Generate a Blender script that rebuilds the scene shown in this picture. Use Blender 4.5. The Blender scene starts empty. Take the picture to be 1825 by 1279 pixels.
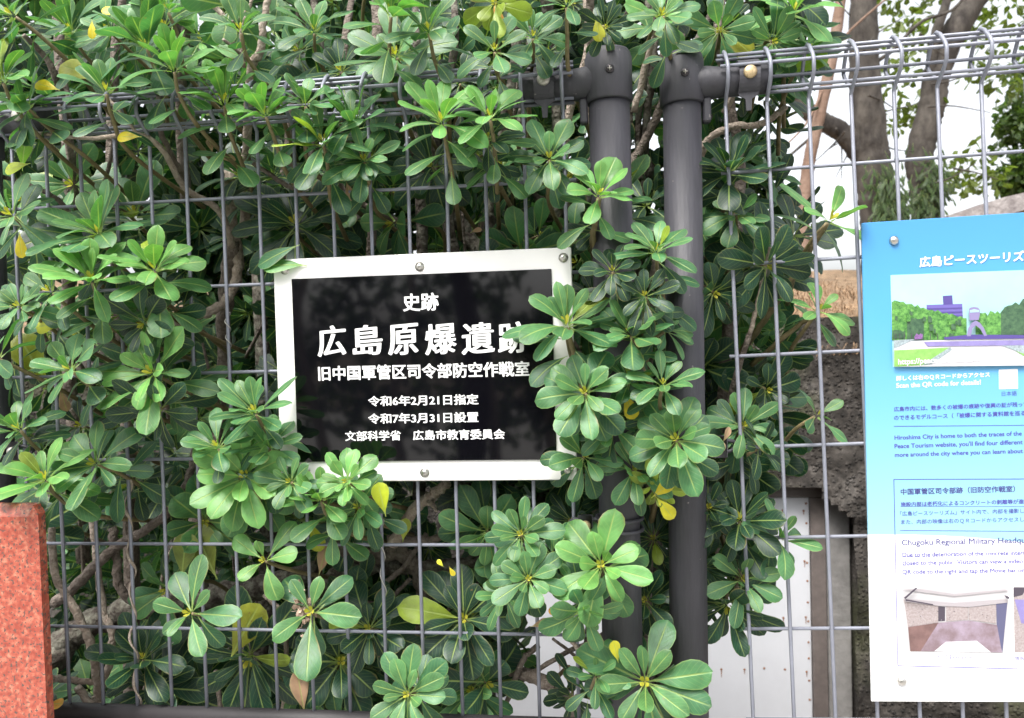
import bpy, math, random
import numpy as np
from mathutils import Vector, Matrix
random.seed(7); rng = np.random.default_rng(11)
S = bpy.context.scene; C = S.collection; R = math.radians

# ------------------------------------------------------------------ camera
ZR = 1.65                                   # height of the first straight horizontal wire
CAM = np.array([0.7345, -0.9305, ZR - 0.1988])
def rot(yaw, pitch, roll):
    cy, sy, cp, sp, cr, sr = math.cos(yaw), math.sin(yaw), math.cos(pitch), math.sin(pitch), math.cos(roll), math.sin(roll)
    return (np.array([[cy, -sy, 0], [sy, cy, 0], [0, 0, 1]]) @ np.array([[1, 0, 0], [0, cp, -sp], [0, sp, cp]])
            @ np.array([[cr, 0, sr], [0, 1, 0], [-sr, 0, cr]]))
MC = rot(0.1148, -0.0247, 0.0282)
F = 1318.0
cd = bpy.data.cameras.new('camera'); cam = bpy.data.objects.new('camera', cd); C.objects.link(cam)
cd.sensor_width = 36; cd.lens = F / 1825 * 36; cd.clip_start = 0.02; cd.clip_end = 2000
r_, f_, u_ = MC[:, 0], MC[:, 1], MC[:, 2]
cam.matrix_world = Matrix(((r_[0], u_[0], -f_[0], CAM[0]), (r_[1], u_[1], -f_[1], CAM[1]), (r_[2], u_[2], -f_[2], CAM[2]), (0, 0, 0, 1)))
S.camera = cam
cd.dof.use_dof = True; cd.dof.focus_distance = 0.95; cd.dof.aperture_fstop = 9.0

# ------------------------------------------------------------------ sky, sun, exposure
SUN_EL, SUN_AZ = R(58), R(205)              # azimuth measured clockwise from +y: behind the camera, a little to the left
w = bpy.data.worlds.new('World'); S.world = w; w.use_nodes = True
nt = w.node_tree; bg = nt.nodes['Background']
sky = nt.nodes.new('ShaderNodeTexSky'); sky.sky_type = 'NISHITA'; sky.sun_disc = False
sky.sun_elevation = SUN_EL; sky.sun_rotation = SUN_AZ; sky.air_density = 1.0; sky.dust_density = 5.0; sky.ozone_density = 1.0
hs = nt.nodes.new('ShaderNodeHueSaturation'); hs.inputs['Saturation'].default_value = 0.2
nt.links.new(sky.outputs[0], hs.inputs['Color']); nt.links.new(hs.outputs[0], bg.inputs[0])
bg.inputs[1].default_value = 0.15
sl = bpy.data.lights.new('sun', 'SUN'); so = bpy.data.objects.new('sun', sl); C.objects.link(so)
sl.energy = 1.35; sl.angle = R(20); sl.color = (1.0, 0.96, 0.9)
sd = Vector((math.sin(SUN_AZ) * math.cos(SUN_EL), math.cos(SUN_AZ) * math.cos(SUN_EL), math.sin(SUN_EL)))
so.rotation_euler = sd.to_track_quat('Z', 'Y').to_euler()
S.view_settings.view_transform = 'Standard'; S.view_settings.look = 'None'; S.view_settings.gamma = 1; S.view_settings.exposure = 1.45
S.cycles.max_bounces = 6; S.cycles.transparent_max_bounces = 4; S.cycles.caustics_reflective = False; S.cycles.caustics_refractive = False

# ------------------------------------------------------------------ pixel rays -> points of the place
def ray(px, py):
    d = MC @ np.array([(px - 912.5) / F, 1.0, -(py - 639.5) / F]); return d
def at(px, py, y):
    d = ray(px, py); t = (y - CAM[1]) / d[1]; return CAM + d * t
# frame of the right hand fence (it leans a little)
RM = rot(0.0038, -0.0074, -0.0225); RO = np.array([0.9031, 0.0241, ZR + 0.0038]); PV = 0.1151; PH = 0.05
def rf(u, y, v): return RM @ np.array([u, y, v], float) + RO
def rat(px, py, y=0.0):
    d = ray(px, py); n = RM[:, 1]; p0 = rf(0, y, 0); t = ((p0 - CAM) @ n) / (d @ n); q = RM.T @ (CAM + d * t - RO); return q[0], q[2]

# ------------------------------------------------------------------ mesh builder
class MB:
    def __init__(s): s.v = []; s.f = []; s.m = []; s.uv = []; s.col = []; s.n = 0
    def add(s, v, f, m=0, uv=None, col=None):
        v = np.asarray(v, float); k = s.n
        s.v.append(v); s.f.extend([tuple(int(i) + k for i in q) for q in f]); s.m.extend([m] * len(f)); s.n += len(v)
        s.uv.append(np.zeros((len(v), 2)) if uv is None else uv); s.col.append(np.ones((len(v), 4)) if col is None else col)
    def build(s, name, mats, parent=None, smooth=True, xf=None, attrs=False, link=True, loc=None):
        v = np.concatenate(s.v)
        if xf is not None: v = np.array([xf(*p) for p in v])
        if parent is not None and loc is None: v = v - np.array(parent.get('base', (0, 0, 0)))
        me = bpy.data.meshes.new(name); me.from_pydata(v.tolist(), [], s.f)
        for m in (mats if isinstance(mats, (list, tuple)) else [mats]): me.materials.append(m)
        me.polygons.foreach_set('material_index', s.m)
        me.polygons.foreach_set('use_smooth', [smooth] * len(s.f))
        if attrs:
            uv = np.concatenate(s.uv); col = np.concatenate(s.col)
            ul = me.uv_layers.new(name='UVMap'); li = np.zeros(len(me.loops), int); me.loops.foreach_get('vertex_index', li)
            ul.data.foreach_set('uv', uv[li].ravel())
            ca = me.color_attributes.new('tint', 'FLOAT_COLOR', 'POINT'); ca.data.foreach_set('color', col.ravel())
        me.update()
        if not link: return me
        o = bpy.data.objects.new(name, me); C.objects.link(o)
        if parent is not None: o.parent = parent
        return o
    def box(s, x0, x1, y0, y1, z0, z1, m=0, bev=0.0):
        if bev <= 0:
            v = [(x, y, z) for x in (x0, x1) for y in (y0, y1) for z in (z0, z1)]
            s.add(v, [(0, 1, 3, 2), (4, 6, 7, 5), (0, 4, 5, 1), (2, 3, 7, 6), (0, 2, 6, 4), (1, 5, 7, 3)], m); return
        b = bev; v = []; idx = {}
        X, Y, Z = (x0, x1), (y0, y1), (z0, z1)
        for i in (0, 1):
            for j in (0, 1):
                for k in (0, 1):
                    sx, sy, sz = (1 - 2 * i) * b, (1 - 2 * j) * b, (1 - 2 * k) * b
                    for a in range(3):
                        idx[i, j, k, a] = len(v)
                        v.append((X[i] + (0 if a == 0 else sx), Y[j] + (0 if a == 1 else sy), Z[k] + (0 if a == 2 else sz)))
        f = []
        for a in range(3):
            o1, o2 = [q for q in range(3) if q != a]
            for e in (0, 1):
                def key(p, q):
                    k = [0, 0, 0]; k[a] = e; k[o1] = p; k[o2] = q; return idx[k[0], k[1], k[2], a]
                q = [key(0, 0), key(1, 0), key(1, 1), key(0, 1)]
                if (e == 1) == (a == 1): q.reverse()
                f.append(tuple(q))
        for a in range(3):                       # edges along axis a
            o1, o2 = [q for q in range(3) if q != a]
            for p in (0, 1):
                for q in (0, 1):
                    k0 = [0, 0, 0]; k0[o1] = p; k0[o2] = q; k1 = list(k0); k1[a] = 1
                    f.append((idx[(*k0, o1)], idx[(*k0, o2)], idx[(*k1, o2)], idx[(*k1, o1)]))
        for i in (0, 1):
            for j in (0, 1):
                for k in (0, 1): f.append(tuple(idx[i, j, k, a] for a in range(3)))
        s.add(v, f, m)
    def tube(s, pts, rad, seg=8, m=0, caps=True, jitter=0.0, close=False):
        pts = np.asarray(pts, float); n = len(pts); rad = np.broadcast_to(np.asarray(rad, float), (n,))
        tan = np.gradient(pts, axis=0) if not close else (np.roll(pts, -1, 0) - np.roll(pts, 1, 0))
        tan /= np.linalg.norm(tan, axis=1)[:, None] + 1e-12
        ref = np.array([0, 0, 1.0]) if abs(tan[0][2]) < 0.9 else np.array([1.0, 0, 0])
        nn = np.cross(tan[0], ref); nn /= np.linalg.norm(nn); V = []
        a = np.arange(seg) / seg * 2 * math.pi
        for i in range(n):
            nn = nn - tan[i] * (nn @ tan[i]); nn /= np.linalg.norm(nn) + 1e-12; b = np.cross(tan[i], nn)
            rr = rad[i] * (1 + (rng.normal(0, jitter, seg) if jitter else 0))
            V.append(pts[i] + (np.cos(a) * rr)[:, None] * nn + (np.sin(a) * rr)[:, None] * b)
        f = []
        for i in range(n if close else n - 1):
            i2 = (i + 1) % n
            for j in range(seg):
                j2 = (j + 1) % seg; f.append((i * seg + j, i * seg + j2, i2 * seg + j2, i2 * seg + j))
        if caps and not close: f.append(tuple(range(seg - 1, -1, -1))); f.append(tuple((n - 1) * seg + j for j in range(seg)))
        V = np.concatenate(V)
        uv = np.c_[np.tile(a / 6.283, n), np.repeat(np.arange(n) / max(1, n - 1), seg)]
        s.add(V, f, m, uv)
    def lathe(s, prof, o, axis, seg=24, m=0):
        """profile of (radius, height along axis) turned about axis through o"""
        ax = np.array(axis, float); ax /= np.linalg.norm(ax)
        ref = np.array([1.0, 0, 0]) if abs(ax[0]) < 0.9 else np.array([0, 1.0, 0])
        e1 = np.cross(ax, ref); e1 /= np.linalg.norm(e1); e2 = np.cross(ax, e1); a = np.arange(seg) / seg * 2 * math.pi
        V = np.concatenate([np.array(o) + ax * h + (np.cos(a) * r)[:, None] * e1 + (np.sin(a) * r)[:, None] * e2 for r, h in prof])
        f = [(i * seg + j, i * seg + (j + 1) % seg, (i + 1) * seg + (j + 1) % seg, (i + 1) * seg + j) for i in range(len(prof) - 1) for j in range(seg)]
        f.append(tuple(range(seg - 1, -1, -1))); f.append(tuple((len(prof) - 1) * seg + j for j in range(seg)))
        s.add(V, f, m)
    def prism(s, poly, y0, y1, m=0):
        """polygon in x,z pushed from y0 (front) to y1"""
        n = len(poly); v = [(x, y0, z) for x, z in poly] + [(x, y1, z) for x, z in poly]
        s.add(v, [tuple(range(n)), tuple(range(2 * n - 1, n - 1, -1))] + [(i, i + n, (i + 1) % n + n, (i + 1) % n) for i in range(n)], m)
def smooth_path(pts, per=6):
    p = np.asarray(pts, float)
    if len(p) < 3: return np.array([p[0] + (p[-1] - p[0]) * t for t in np.linspace(0, 1, per + 1)])
    q = np.vstack([2 * p[0] - p[1], p, 2 * p[-1] - p[-2]]); out = []
    for i in range(1, len(q) - 2):
        for t in np.linspace(0, 1, per, endpoint=False):
            a, b, c, d = q[i - 1], q[i], q[i + 1], q[i + 2]
            out.append(0.5 * (2 * b + (c - a) * t + (2 * a - 5 * b + 4 * c - d) * t * t + (3 * b - a - 3 * c + d) * t ** 3))
    out.append(p[-1]); return np.array(out)
def empty(name, label, cat, loc=(0, 0, 0), group=None):
    o = bpy.data.objects.new(name, None); o.empty_display_size = 0.05; C.objects.link(o)
    o.location = [float(a) for a in loc]; o['base'] = [float(a) for a in loc]; o['label'] = label; o['category'] = cat
    if group: o['group'] = group
    return o
def tag(o, label, cat, group=None):
    o['label'] = label; o['category'] = cat
    if group: o['group'] = group
    return o
def struct(o): o['kind'] = 'structure'; return o

# ------------------------------------------------------------------ materials
def mat(name, col, rough=0.6, metal=0.0, var=0.0, scale=20.0, bump=0.0, bscale=None, col2=None, spec=0.5, detail=5, thr=None, coat=0.0, stretch=None):
    m = bpy.data.materials.new(name); m.use_nodes = True; t = m.node_tree; b = t.nodes['Principled BSDF']
    b.inputs['Roughness'].default_value = rough; b.inputs['Metallic'].default_value = metal; b.inputs['Specular IOR Level'].default_value = spec
    b.inputs['Coat Weight'].default_value = coat
    b.inputs['Base Color'].default_value = (*col, 1)
    tc = t.nodes.new('ShaderNodeTexCoord'); OV = tc.outputs['Object']
    if stretch: mp_ = t.nodes.new('ShaderNodeMapping'); mp_.inputs['Scale'].default_value = stretch; t.links.new(OV, mp_.inputs['Vector']); OV = mp_.outputs[0]
    if var or col2:
        n = t.nodes.new('ShaderNodeTexNoise'); n.inputs['Scale'].default_value = scale; n.inputs['Detail'].default_value = detail; n.inputs['Roughness'].default_value = 0.65
        t.links.new(OV, n.inputs['Vector'])
        r = t.nodes.new('ShaderNodeValToRGB'); lo, hi = thr or (0.3, 0.7); r.color_ramp.elements[0].position = lo; r.color_ramp.elements[1].position = hi
        c2 = col2 or tuple(min(1, c * (1 + var)) for c in col); c1 = col if col2 else tuple(c * (1 - var) for c in col)
        r.color_ramp.elements[0].color = (*c1, 1); r.color_ramp.elements[1].color = (*c2, 1)
        t.links.new(n.outputs['Fac'], r.inputs['Fac']); t.links.new(r.outputs[0], b.inputs['Base Color'])
    if bump:
        n = t.nodes.new('ShaderNodeTexNoise'); n.inputs['Scale'].default_value = bscale or scale; n.inputs['Detail'].default_value = 6
        t.links.new(OV, n.inputs['Vector'])
        bp = t.nodes.new('ShaderNodeBump'); bp.inputs['Strength'].default_value = bump; bp.inputs['Distance'].default_value = 0.01
        t.links.new(n.outputs['Fac'], bp.inputs['Height']); t.links.new(bp.outputs[0], b.inputs['Normal'])
    return m
def leaf_mat(name, gloss=0.42, trans=0.22):
    m = bpy.data.materials.new(name); m.use_nodes = True; t = m.node_tree; N = t.nodes; Lk = t.links; b = N['Principled BSDF']
    at_ = N.new('ShaderNodeAttribute'); at_.attribute_name = 'tint'
    uv = N.new('ShaderNodeUVMap'); sep = N.new('ShaderNodeSeparateXYZ'); Lk.new(uv.outputs[0], sep.inputs[0])
    def mth(op, a, b_=None, c=None):
        n = N.new('ShaderNodeMath'); n.operation = op
        for i, q in enumerate((a, b_, c)):
            if q is None: continue
            if isinstance(q, (int, float)): n.inputs[i].default_value = q
            else: Lk.new(q, n.inputs[i])
        return n.outputs[0]
    def sstep(v, lo, hi, a, b_):
        n = N.new('ShaderNodeMapRange'); n.interpolation_type = 'SMOOTHSTEP'; Lk.new(v, n.inputs[0])
        for i, q in zip((1, 2, 3, 4), (lo, hi, a, b_)): n.inputs[i].default_value = q
        return n.outputs[0]
    lat = mth('ABSOLUTE', mth('SUBTRACT', sep.outputs[0], 0.5))
    rib = sstep(lat, 0.010, 0.045, 1, 0)
    rib = mth('MULTIPLY', rib, sstep(sep.outputs[1], 0.75, 1.0, 0.9, 0.15))
    pet = sstep(sep.outputs[1], 0.06, 0.22, 1.0, 0)
    edge = sstep(at_.outputs['Alpha'], 0.86, 1.0, 0, 0.45)
    vein = mth('SINE', mth('MULTIPLY', mth('SUBTRACT', sep.outputs[1], mth('MULTIPLY', lat, 0.55)), 62.0))
    vein = mth('MULTIPLY', sstep(vein, 0.82, 1.0, 0, 1), 0.16)
    hi_ = mth('MAXIMUM', mth('MAXIMUM', rib, pet), mth('MAXIMUM', edge, vein))
    tc = N.new('ShaderNodeTexCoord'); nz = N.new('ShaderNodeTexNoise'); nz.inputs['Scale'].default_value = 45; nz.inputs['Detail'].default_value = 4
    Lk.new(tc.outputs['Object'], nz.inputs['Vector'])
    hv = N.new('ShaderNodeHueSaturation'); Lk.new(at_.outputs['Color'], hv.inputs['Color']); Lk.new(sstep(nz.outputs['Fac'], 0.3, 0.7, 0.75, 1.25), hv.inputs['Value'])
    light = N.new('ShaderNodeMixRGB'); light.inputs[0].default_value = 0.65; Lk.new(hv.outputs[0], light.inputs[1]); light.inputs[2].default_value = (0.36, 0.46, 0.13, 1)
    mx = N.new('ShaderNodeMixRGB'); Lk.new(hi_, mx.inputs[0]); Lk.new(hv.outputs[0], mx.inputs[1]); Lk.new(light.outputs[0], mx.inputs[2])
    n2 = N.new('ShaderNodeTexNoise'); n2.inputs['Scale'].default_value = 160; n2.inputs['Detail'].default_value = 2; Lk.new(tc.outputs['Object'], n2.inputs['Vector'])
    n3 = N.new('ShaderNodeTexNoise'); n3.inputs['Scale'].default_value = 16; Lk.new(tc.outputs['Object'], n3.inputs['Vector'])
    fleck = mth('MAXIMUM', mth('MULTIPLY', sstep(n2.outputs['Fac'], 0.70, 0.76, 0, 0.7), sstep(n3.outputs['Fac'], 0.5, 0.62, 0, 1)), mth('MULTIPLY', sstep(at_.outputs['Alpha'], 0.80, 1.0, 0, 0.7), sstep(n3.outputs['Fac'], 0.60, 0.68, 0, 1)))
    fm = N.new('ShaderNodeMixRGB'); Lk.new(fleck, fm.inputs[0]); Lk.new(mx.outputs[0], fm.inputs[1]); fm.inputs[2].default_value = (0.20, 0.13, 0.05, 1); mx = fm
    Lk.new(mx.outputs[0], b.inputs['Base Color']); b.inputs['Roughness'].default_value = gloss; b.inputs['Specular IOR Level'].default_value = 0.45
    bp = N.new('ShaderNodeBump'); bp.inputs['Strength'].default_value = 0.35; bp.inputs['Distance'].default_value = 0.002
    Lk.new(mth('SUBTRACT', mth('MULTIPLY', nz.outputs['Fac'], 0.5), mth('ADD', rib, vein)), bp.inputs['Height']); Lk.new(bp.outputs[0], b.inputs['Normal'])
    tr = N.new('ShaderNodeBsdfTranslucent'); g2 = N.new('ShaderNodeMixRGB'); g2.blend_type = 'MULTIPLY'; g2.inputs[0].default_value = 1
    Lk.new(mx.outputs[0], g2.inputs[1]); g2.inputs[2].default_value = (1.8, 2.2, 0.9, 1); Lk.new(g2.outputs[0], tr.inputs[0])
    ms = N.new('ShaderNodeMixShader'); ms.inputs[0].default_value = trans; Lk.new(b.outputs[0], ms.inputs[1]); Lk.new(tr.outputs[0], ms.inputs[2])
    Lk.new(ms.outputs[0], N['Material Output'].inputs[0]); return m
M = {}
M['leaf'] = leaf_mat('glossy_leaf'); M['leaf_far'] = leaf_mat('tree_leaf', 0.5, 0.35)
M['post'] = mat('dark_brown_paint', (0.052, 0.047, 0.053), 0.58, 0.0, 0.22, 22, 0.10, 260, detail=9)
def post_mat():
    m = mat('weathered_charcoal_paint', (0.041, 0.040, 0.049), 0.55, 0.0, 0.28, 26, 0.12, 220, detail=9, stretch=(1, 1, .16)); t = m.node_tree; b = t.nodes['Principled BSDF']
    src = b.inputs['Base Color'].links[0].from_socket; tc = t.nodes.new('ShaderNodeTexCoord'); n = t.nodes.new('ShaderNodeTexNoise'); n.inputs['Scale'].default_value = 130; n.inputs['Detail'].default_value = 3; t.links.new(tc.outputs['Object'], n.inputs['Vector'])
    k = t.nodes.new('ShaderNodeMapRange'); t.links.new(n.outputs['Fac'], k.inputs[0]); k.inputs[1].default_value = 0.72; k.inputs[2].default_value = 0.76; k.inputs[4].default_value = 0.7
    x = t.nodes.new('ShaderNodeMixRGB'); t.links.new(k.outputs[0], x.inputs[0]); t.links.new(src, x.inputs[1]); x.inputs[2].default_value = (0.24, 0.22, 0.21, 1); t.links.new(x.outputs[0], b.inputs['Base Color'])
    n2 = t.nodes.new('ShaderNodeTexNoise'); n2.inputs['Scale'].default_value = 18; n2.inputs['Detail'].default_value = 6; t.links.new(tc.outputs['Object'], n2.inputs['Vector']); r = t.nodes.new('ShaderNodeMapRange'); t.links.new(n2.outputs['Fac'], r.inputs[0]); r.inputs[3].default_value = 0.42; r.inputs[4].default_value = 0.72; t.links.new(r.outputs[0], b.inputs['Roughness']); return m
M['post'] = post_mat()
M['rail'] = mat('shaded_rail_paint', (0.03, 0.027, 0.03), 0.6)  # post paint darkened to stand in for leaf shade over the rail
M['wire'] = mat('grey_coated_wire', (0.235, 0.245, 0.295), 0.42, 0.2, 0.12, 40)
M['wire_l'] = mat('shaded_grey_wire', (0.21, 0.22, 0.265), 0.42, 0.2, 0.15, 40)  # wire colour lowered to carry the shade of the hedge on the left
M['steel'] = mat('stainless_bolt', (0.55, 0.53, 0.5), 0.3, 1.0, 0.25, 120)
M['dull_steel'] = mat('weathered_bolt', (0.42, 0.4, 0.36), 0.5, 0.6, 0.35, 200)
M['brass'] = mat('yellowed_bolt', (0.5, 0.38, 0.22), 0.45, 0.6, 0.4, 250)
M['screw'] = mat('dark_screw', (0.05, 0.045, 0.05), 0.3, 0.6)
M['white'] = mat('white_plaque_plate', (0.80, 0.79, 0.78), 0.4, 0.0, 0.03, 8)
M['black'] = mat('polished_black_panel', (0.0025, 0.0025, 0.004), 0.045, 0.0, 0.0, 1, spec=0.5)
M['letter'] = mat('white_letter_paint', (0.8, 0.8, 0.8), 0.5)
M['bark'] = mat('shrub_bark', (0.09, 0.068, 0.055), 0.85, 0, 0.0, 90, 0.8, 150, col2=(0.24, 0.20, 0.17), detail=8)
M['pale_bark'] = mat('pale_twig', (0.25, 0.19, 0.15), 0.8, 0, 0.0, 110, 0.7, 170, col2=(0.42, 0.36, 0.30), detail=8)
M['lichen'] = mat('lichen_bark', (0.055, 0.042, 0.034), 0.9, 0, 0, 70, 0.9, 90, col2=(0.18, 0.175, 0.14), thr=(0.42, 0.62), detail=9)
M['stem'] = mat('green_brown_stem', (0.13, 0.11, 0.045), 0.6, 0, 0, 80, 0.3, 120, col2=(0.22, 0.17, 0.09))
M['tree_bark'] = mat('tree_bark', (0.016, 0.012, 0.010), 0.9, 0, 0, 9, 1.0, 34, col2=(0.095, 0.083, 0.070), detail=12, thr=(0.36, 0.68), stretch=(1, 1, .45))
M['red_bark'] = mat('reddish_bark', (0.13, 0.075, 0.05), 0.9, 0, 0, 8, 0.8, 40, col2=(0.24, 0.165, 0.125), detail=8)
M['dry'] = mat('dry_leaf', (0.30, 0.20, 0.14), 0.8, 0, 0, 60, 0.5, 90, col2=(0.52, 0.40, 0.32))
M['tie'] = mat('tie_wire', (0.5, 0.48, 0.45), 0.4, 0.8)
M['pavement'] = mat('pavement_concrete', (0.34, 0.33, 0.31), 0.85, 0, 0.2, 3, 0.3, 60)
M['soil'] = mat('soil', (0.10, 0.075, 0.05), 0.95, 0, 0.4, 5, 0.8, 30)
M['concrete'] = mat('grey_concrete', (0.30, 0.29, 0.28), 0.9, 0, 0, 5, 0.4, 40, col2=(0.42, 0.41, 0.40), detail=8)
M['door'] = mat('white_door_sheet', (0.56, 0.57, 0.60), 0.45, 0.0, 0.05, 4, 0.04, 20)
M['rust'] = mat('rust', (0.22, 0.10, 0.05), 0.9, 0, 0.4, 60)
M['brown'] = mat('brown_door_frame', (0.12, 0.10, 0.092), 0.6, 0, 0.25, 20)

# ------------------------------------------------------------------ setting
def terrain(x, y):
    """paved level in front, garden bed behind the fence, sunken yard by the bunker"""
    if y < 0.9: return 0.0
    t = min(1.0, (y - 0.9) / 0.5); return -0.8 * t * t * (3 - 2 * t)
m = MB()
xs = np.r_[-400, -60, -20, np.linspace(-8, 8, 17), 20, 60, 400]; ys = np.r_[-400, -60, -20, -8, -3, -1, 0, 0.9, np.linspace(1.0, 1.5, 6), 3, 8, 20, 60, 400]
V = [(x, y, terrain(x, y)) for y in ys for x in xs]; nx = len(xs)
m.add(V, [(j * nx + i, j * nx + i + 1, (j + 1) * nx + i + 1, (j + 1) * nx + i) for j in range(len(ys) - 1) for i in range(nx - 1)])
struct(m.build('ground', M['soil'], smooth=True))
m = MB(); m.box(-30, 30, -14, -0.12, 0.002, 0.05); struct(m.build('pavement', M['pavement'], smooth=False))

# ------------------------------------------------------------------ fences
WR = 0.0024
def wire_panel(mb, xs_, x0, x1, rows, zbot, ztop=0.100, wr=WR):
    """bent-top wire mesh in its own plane: x along, y depth (minus is towards the street), z up"""
    loop = [(0, ztop - 0.016), (-0.006, ztop - 0.010), (-0.020, ztop + 0.001), (-0.0265, ztop + 0.009), (-0.0275, ztop + 0.022), (-0.024, ztop + 0.029), (-0.012, ztop + 0.043), (-0.004, ztop + 0.048), (0.003, ztop + 0.047),
            (0.010, ztop + 0.040), (0.022, ztop + 0.022), (0.023, ztop + 0.016), (0.018, ztop + 0.008), (0.004, ztop - 0.004)]
    for x in xs_:
        path = [(x, 0, zbot + (ztop - 0.018 - zbot) * t) for t in np.linspace(0, 1, 5)] + [(x, y, z) for y, z in loop]
        mb.tube(path, wr, 8)
    for z in rows: mb.tube([(x0, 0.0036, z), ((x0 + x1) / 2, 0.0036, z), (x1, 0.0036, z)], wr * 0.95, 8)
    for x in xs_:
        for z in rows:
            if x0 <= x <= x1: mb.lathe([(wr * 1.15, -wr * .9), (wr * 1.25, 0), (wr * .95, wr * .8)], (x + rng.normal(0, .0003), 0.0022, z + rng.normal(0, .0003)), (0, -1, 0), 7)
    for y, z in ((0.0036, ztop - 0.004), (-0.0065, ztop - 0.0015), (-0.0228, ztop + 0.024), (-0.0035, ztop + 0.0435), (0.0055, ztop + 0.0415), (0.0185, ztop + 0.020)):
        mb.tube([(x0, y, z), ((x0 + x1) / 2, y, z), (x1, y, z)], wr * 0.95, 8)
def dome(mb, p, axis, r, h, m=0):
    mb.lathe([(r * 1.0, 0), (r * 0.99, h * 0.25), (r * 0.85, h * 0.62), (r * 0.55, h * 0.9), (r * 0.15, h)], p, axis, 20, m)
def post_set(root, xf, x, ztop, zbot, side, bolt_mat, rp=0.0262):
    """a post with its cap fitting, stub tube, clamp, bolts and tab; side -1 or 1: where the mesh hangs"""
    p = MB(); p.lathe([(rp, zbot), (rp, ztop - 0.052)], (x, 0, 0), (0, 0, 1), 40); p.build('post', M['post'], root, xf=xf)
    c = MB(); ro = rp * 1.15
    c.lathe([(ro - .0012, ztop - 0.058), (ro, ztop - 0.0565), (ro, ztop - 0.004), (ro * 0.955, ztop - 0.0035), (ro * 0.95, ztop + 0.001), (ro * 0.88, ztop + 0.004), (ro * 0.3, ztop + 0.006), (0.001, ztop + 0.006)], (x, 0, 0), (0, 0, 1), 48)
    zc = ztop - 0.033; rs = 0.0185
    c.lathe([(rs * 1.12, 0.0), (rs * 1.12, 0.030), (rs * 1.0, 0.046), (rs, 0.105), (rs * 0.93, 0.107), (rs * 0.5, 0.1075)], (x, 0, zc), (side, 0, 0), 36)
    cap = c.build('post_cap', M['post'], root, xf=xf)
    s = MB(); s.lathe([(0.0052, -0.002), (0.0052, 0.0015), (0.0040, 0.0028), (0.0006, 0.0030)], (x + 0.001, -ro + 0.0006, ztop - 0.026), (0, -1, 0), 20)
    s.box(x + 0.001 - 0.0026, x + 0.001 + 0.0026, -ro - 0.0034, -ro - 0.0020, ztop - 0.0266, ztop - 0.0254, 1); s.box(x + 0.0004, x + 0.0016, -ro - 0.0035, -ro - 0.0021, ztop - 0.0286, ztop - 0.0234, 1)
    s.build('screw', [M['screw'], M['dull_steel']], cap, xf=lambda *q: np.array(xf(*q)) - np.array(root['base']), loc=1)
    t = MB(); a, b = sorted((x + side * (rp + 0.001), x + side * (rp + 0.011))); t.box(a, b, -0.010, 0.004, ztop - 0.083, ztop - 0.0525, 0, 0.002); t.build('stop_tab', M['post'], root, smooth=False, xf=xf)
    k = MB(); xc = x + side * 0.079
    # clamp plate wrapped round the stub, tapering to a tongue below
    ang = np.linspace(R(-60), R(100), 15); th = 0.0022
    for (r0, z_) in ((rs + 0.003, 0),):
        V = []; 
        for a_ in ang:
            for rr in (r0, r0 + th):
                for dx in (-0.0125, 0.0125): V.append((xc + dx, -math.cos(a_) * rr, zc + math.sin(a_) * rr))
        f = []
        for i in range(len(ang) - 1):
            q = i * 4; f += [(q, q + 1, q + 5, q + 4), (q + 2, q + 6, q + 7, q + 3), (q, q + 4, q + 6, q + 2), (q + 1, q + 3, q + 7, q + 5)]
        f += [(0, 2, 3, 1), (q + 4, q + 5, q + 7, q + 6)]; k.add(V, f)
    y_, z_ = -math.cos(ang[0]) * (rs + 0.004), zc + math.sin(ang[0]) * (rs + 0.004)
    k.prism([(xc - 0.0125, z_ + 0.003), (xc - 0.0115, z_ - 0.003), (xc - 0.004, z_ - 0.008), (xc - 0.003, z_ - 0.022), (xc + 0.003, z_ - 0.022), (xc + 0.004, z_ - 0.008), (xc + 0.0115, z_ - 0.003), (xc + 0.0125, z_ + 0.003)], y_ - 0.002, y_ + 0.0005)
    cl = k.build('clamp', M['post'], root, smooth=False, xf=xf)
    b = MB(); dome(b, (xc, -rs - 0.0048, zc + 0.002), (0, -1, 0), 0.0082, 0.0042); b.build('bolt', bolt_mat, cl, xf=lambda *q: np.array(xf(*q)) - np.array(root['base']), loc=1)
def band(root, xf, x, z, side, bolt_mat, rp=0.0262):
    """clamp band round a post half way up, holding the last wire"""
    k = MB(); a = np.linspace(0, 2 * math.pi, 28, endpoint=False)
    for dz in (-0.007, 0.007): k.tube([(x + math.cos(q) * (rp + 0.0022), math.sin(q) * (rp + 0.0022), z + dz) for q in a], 0.0024, 8, close=True)
    for dz in (-0.007, 0.007): k.tube(smooth_path([(x + side * (rp - 0.004), -0.011, z + dz), (x + side * (rp + 0.025), -0.009, z + dz), (x + side * (rp + 0.034), -0.006, z + dz * 0.6), (x + side * (rp + 0.036), 0.0, z)], 4), 0.0024, 8)
    xb = x + side * (rp + 0.016); k.box(xb - 0.009, xb + 0.009, -0.015, -0.0125, z - 0.014, z + 0.014, 0, 0.001)
    c = k.build('band', M['post'], root, xf=xf); b = MB(); dome(b, (xb, -0.015, z), (0, -1, 0), 0.0068, 0.005)
    b.build('bolt', bolt_mat, c, xf=lambda *q: np.array(xf(*q)) - np.array(root['base']), loc=1)
ident = lambda x, y, z: np.array((x, y, z), float)
LF = lambda x, y, v: np.array((x, y, v + ZR), float)
rows = [-i * PV for i in range(0, 8)]
xl = at(1086, 200, 0.0)[0]; xl0 = at(-18, 700, 0.0)[0]
fl = empty('mesh_fence', 'shaded grey wire mesh fence behind the black plaque, overgrown with shrub leaves', 'fence', (xl, 0, 0.9))
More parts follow.
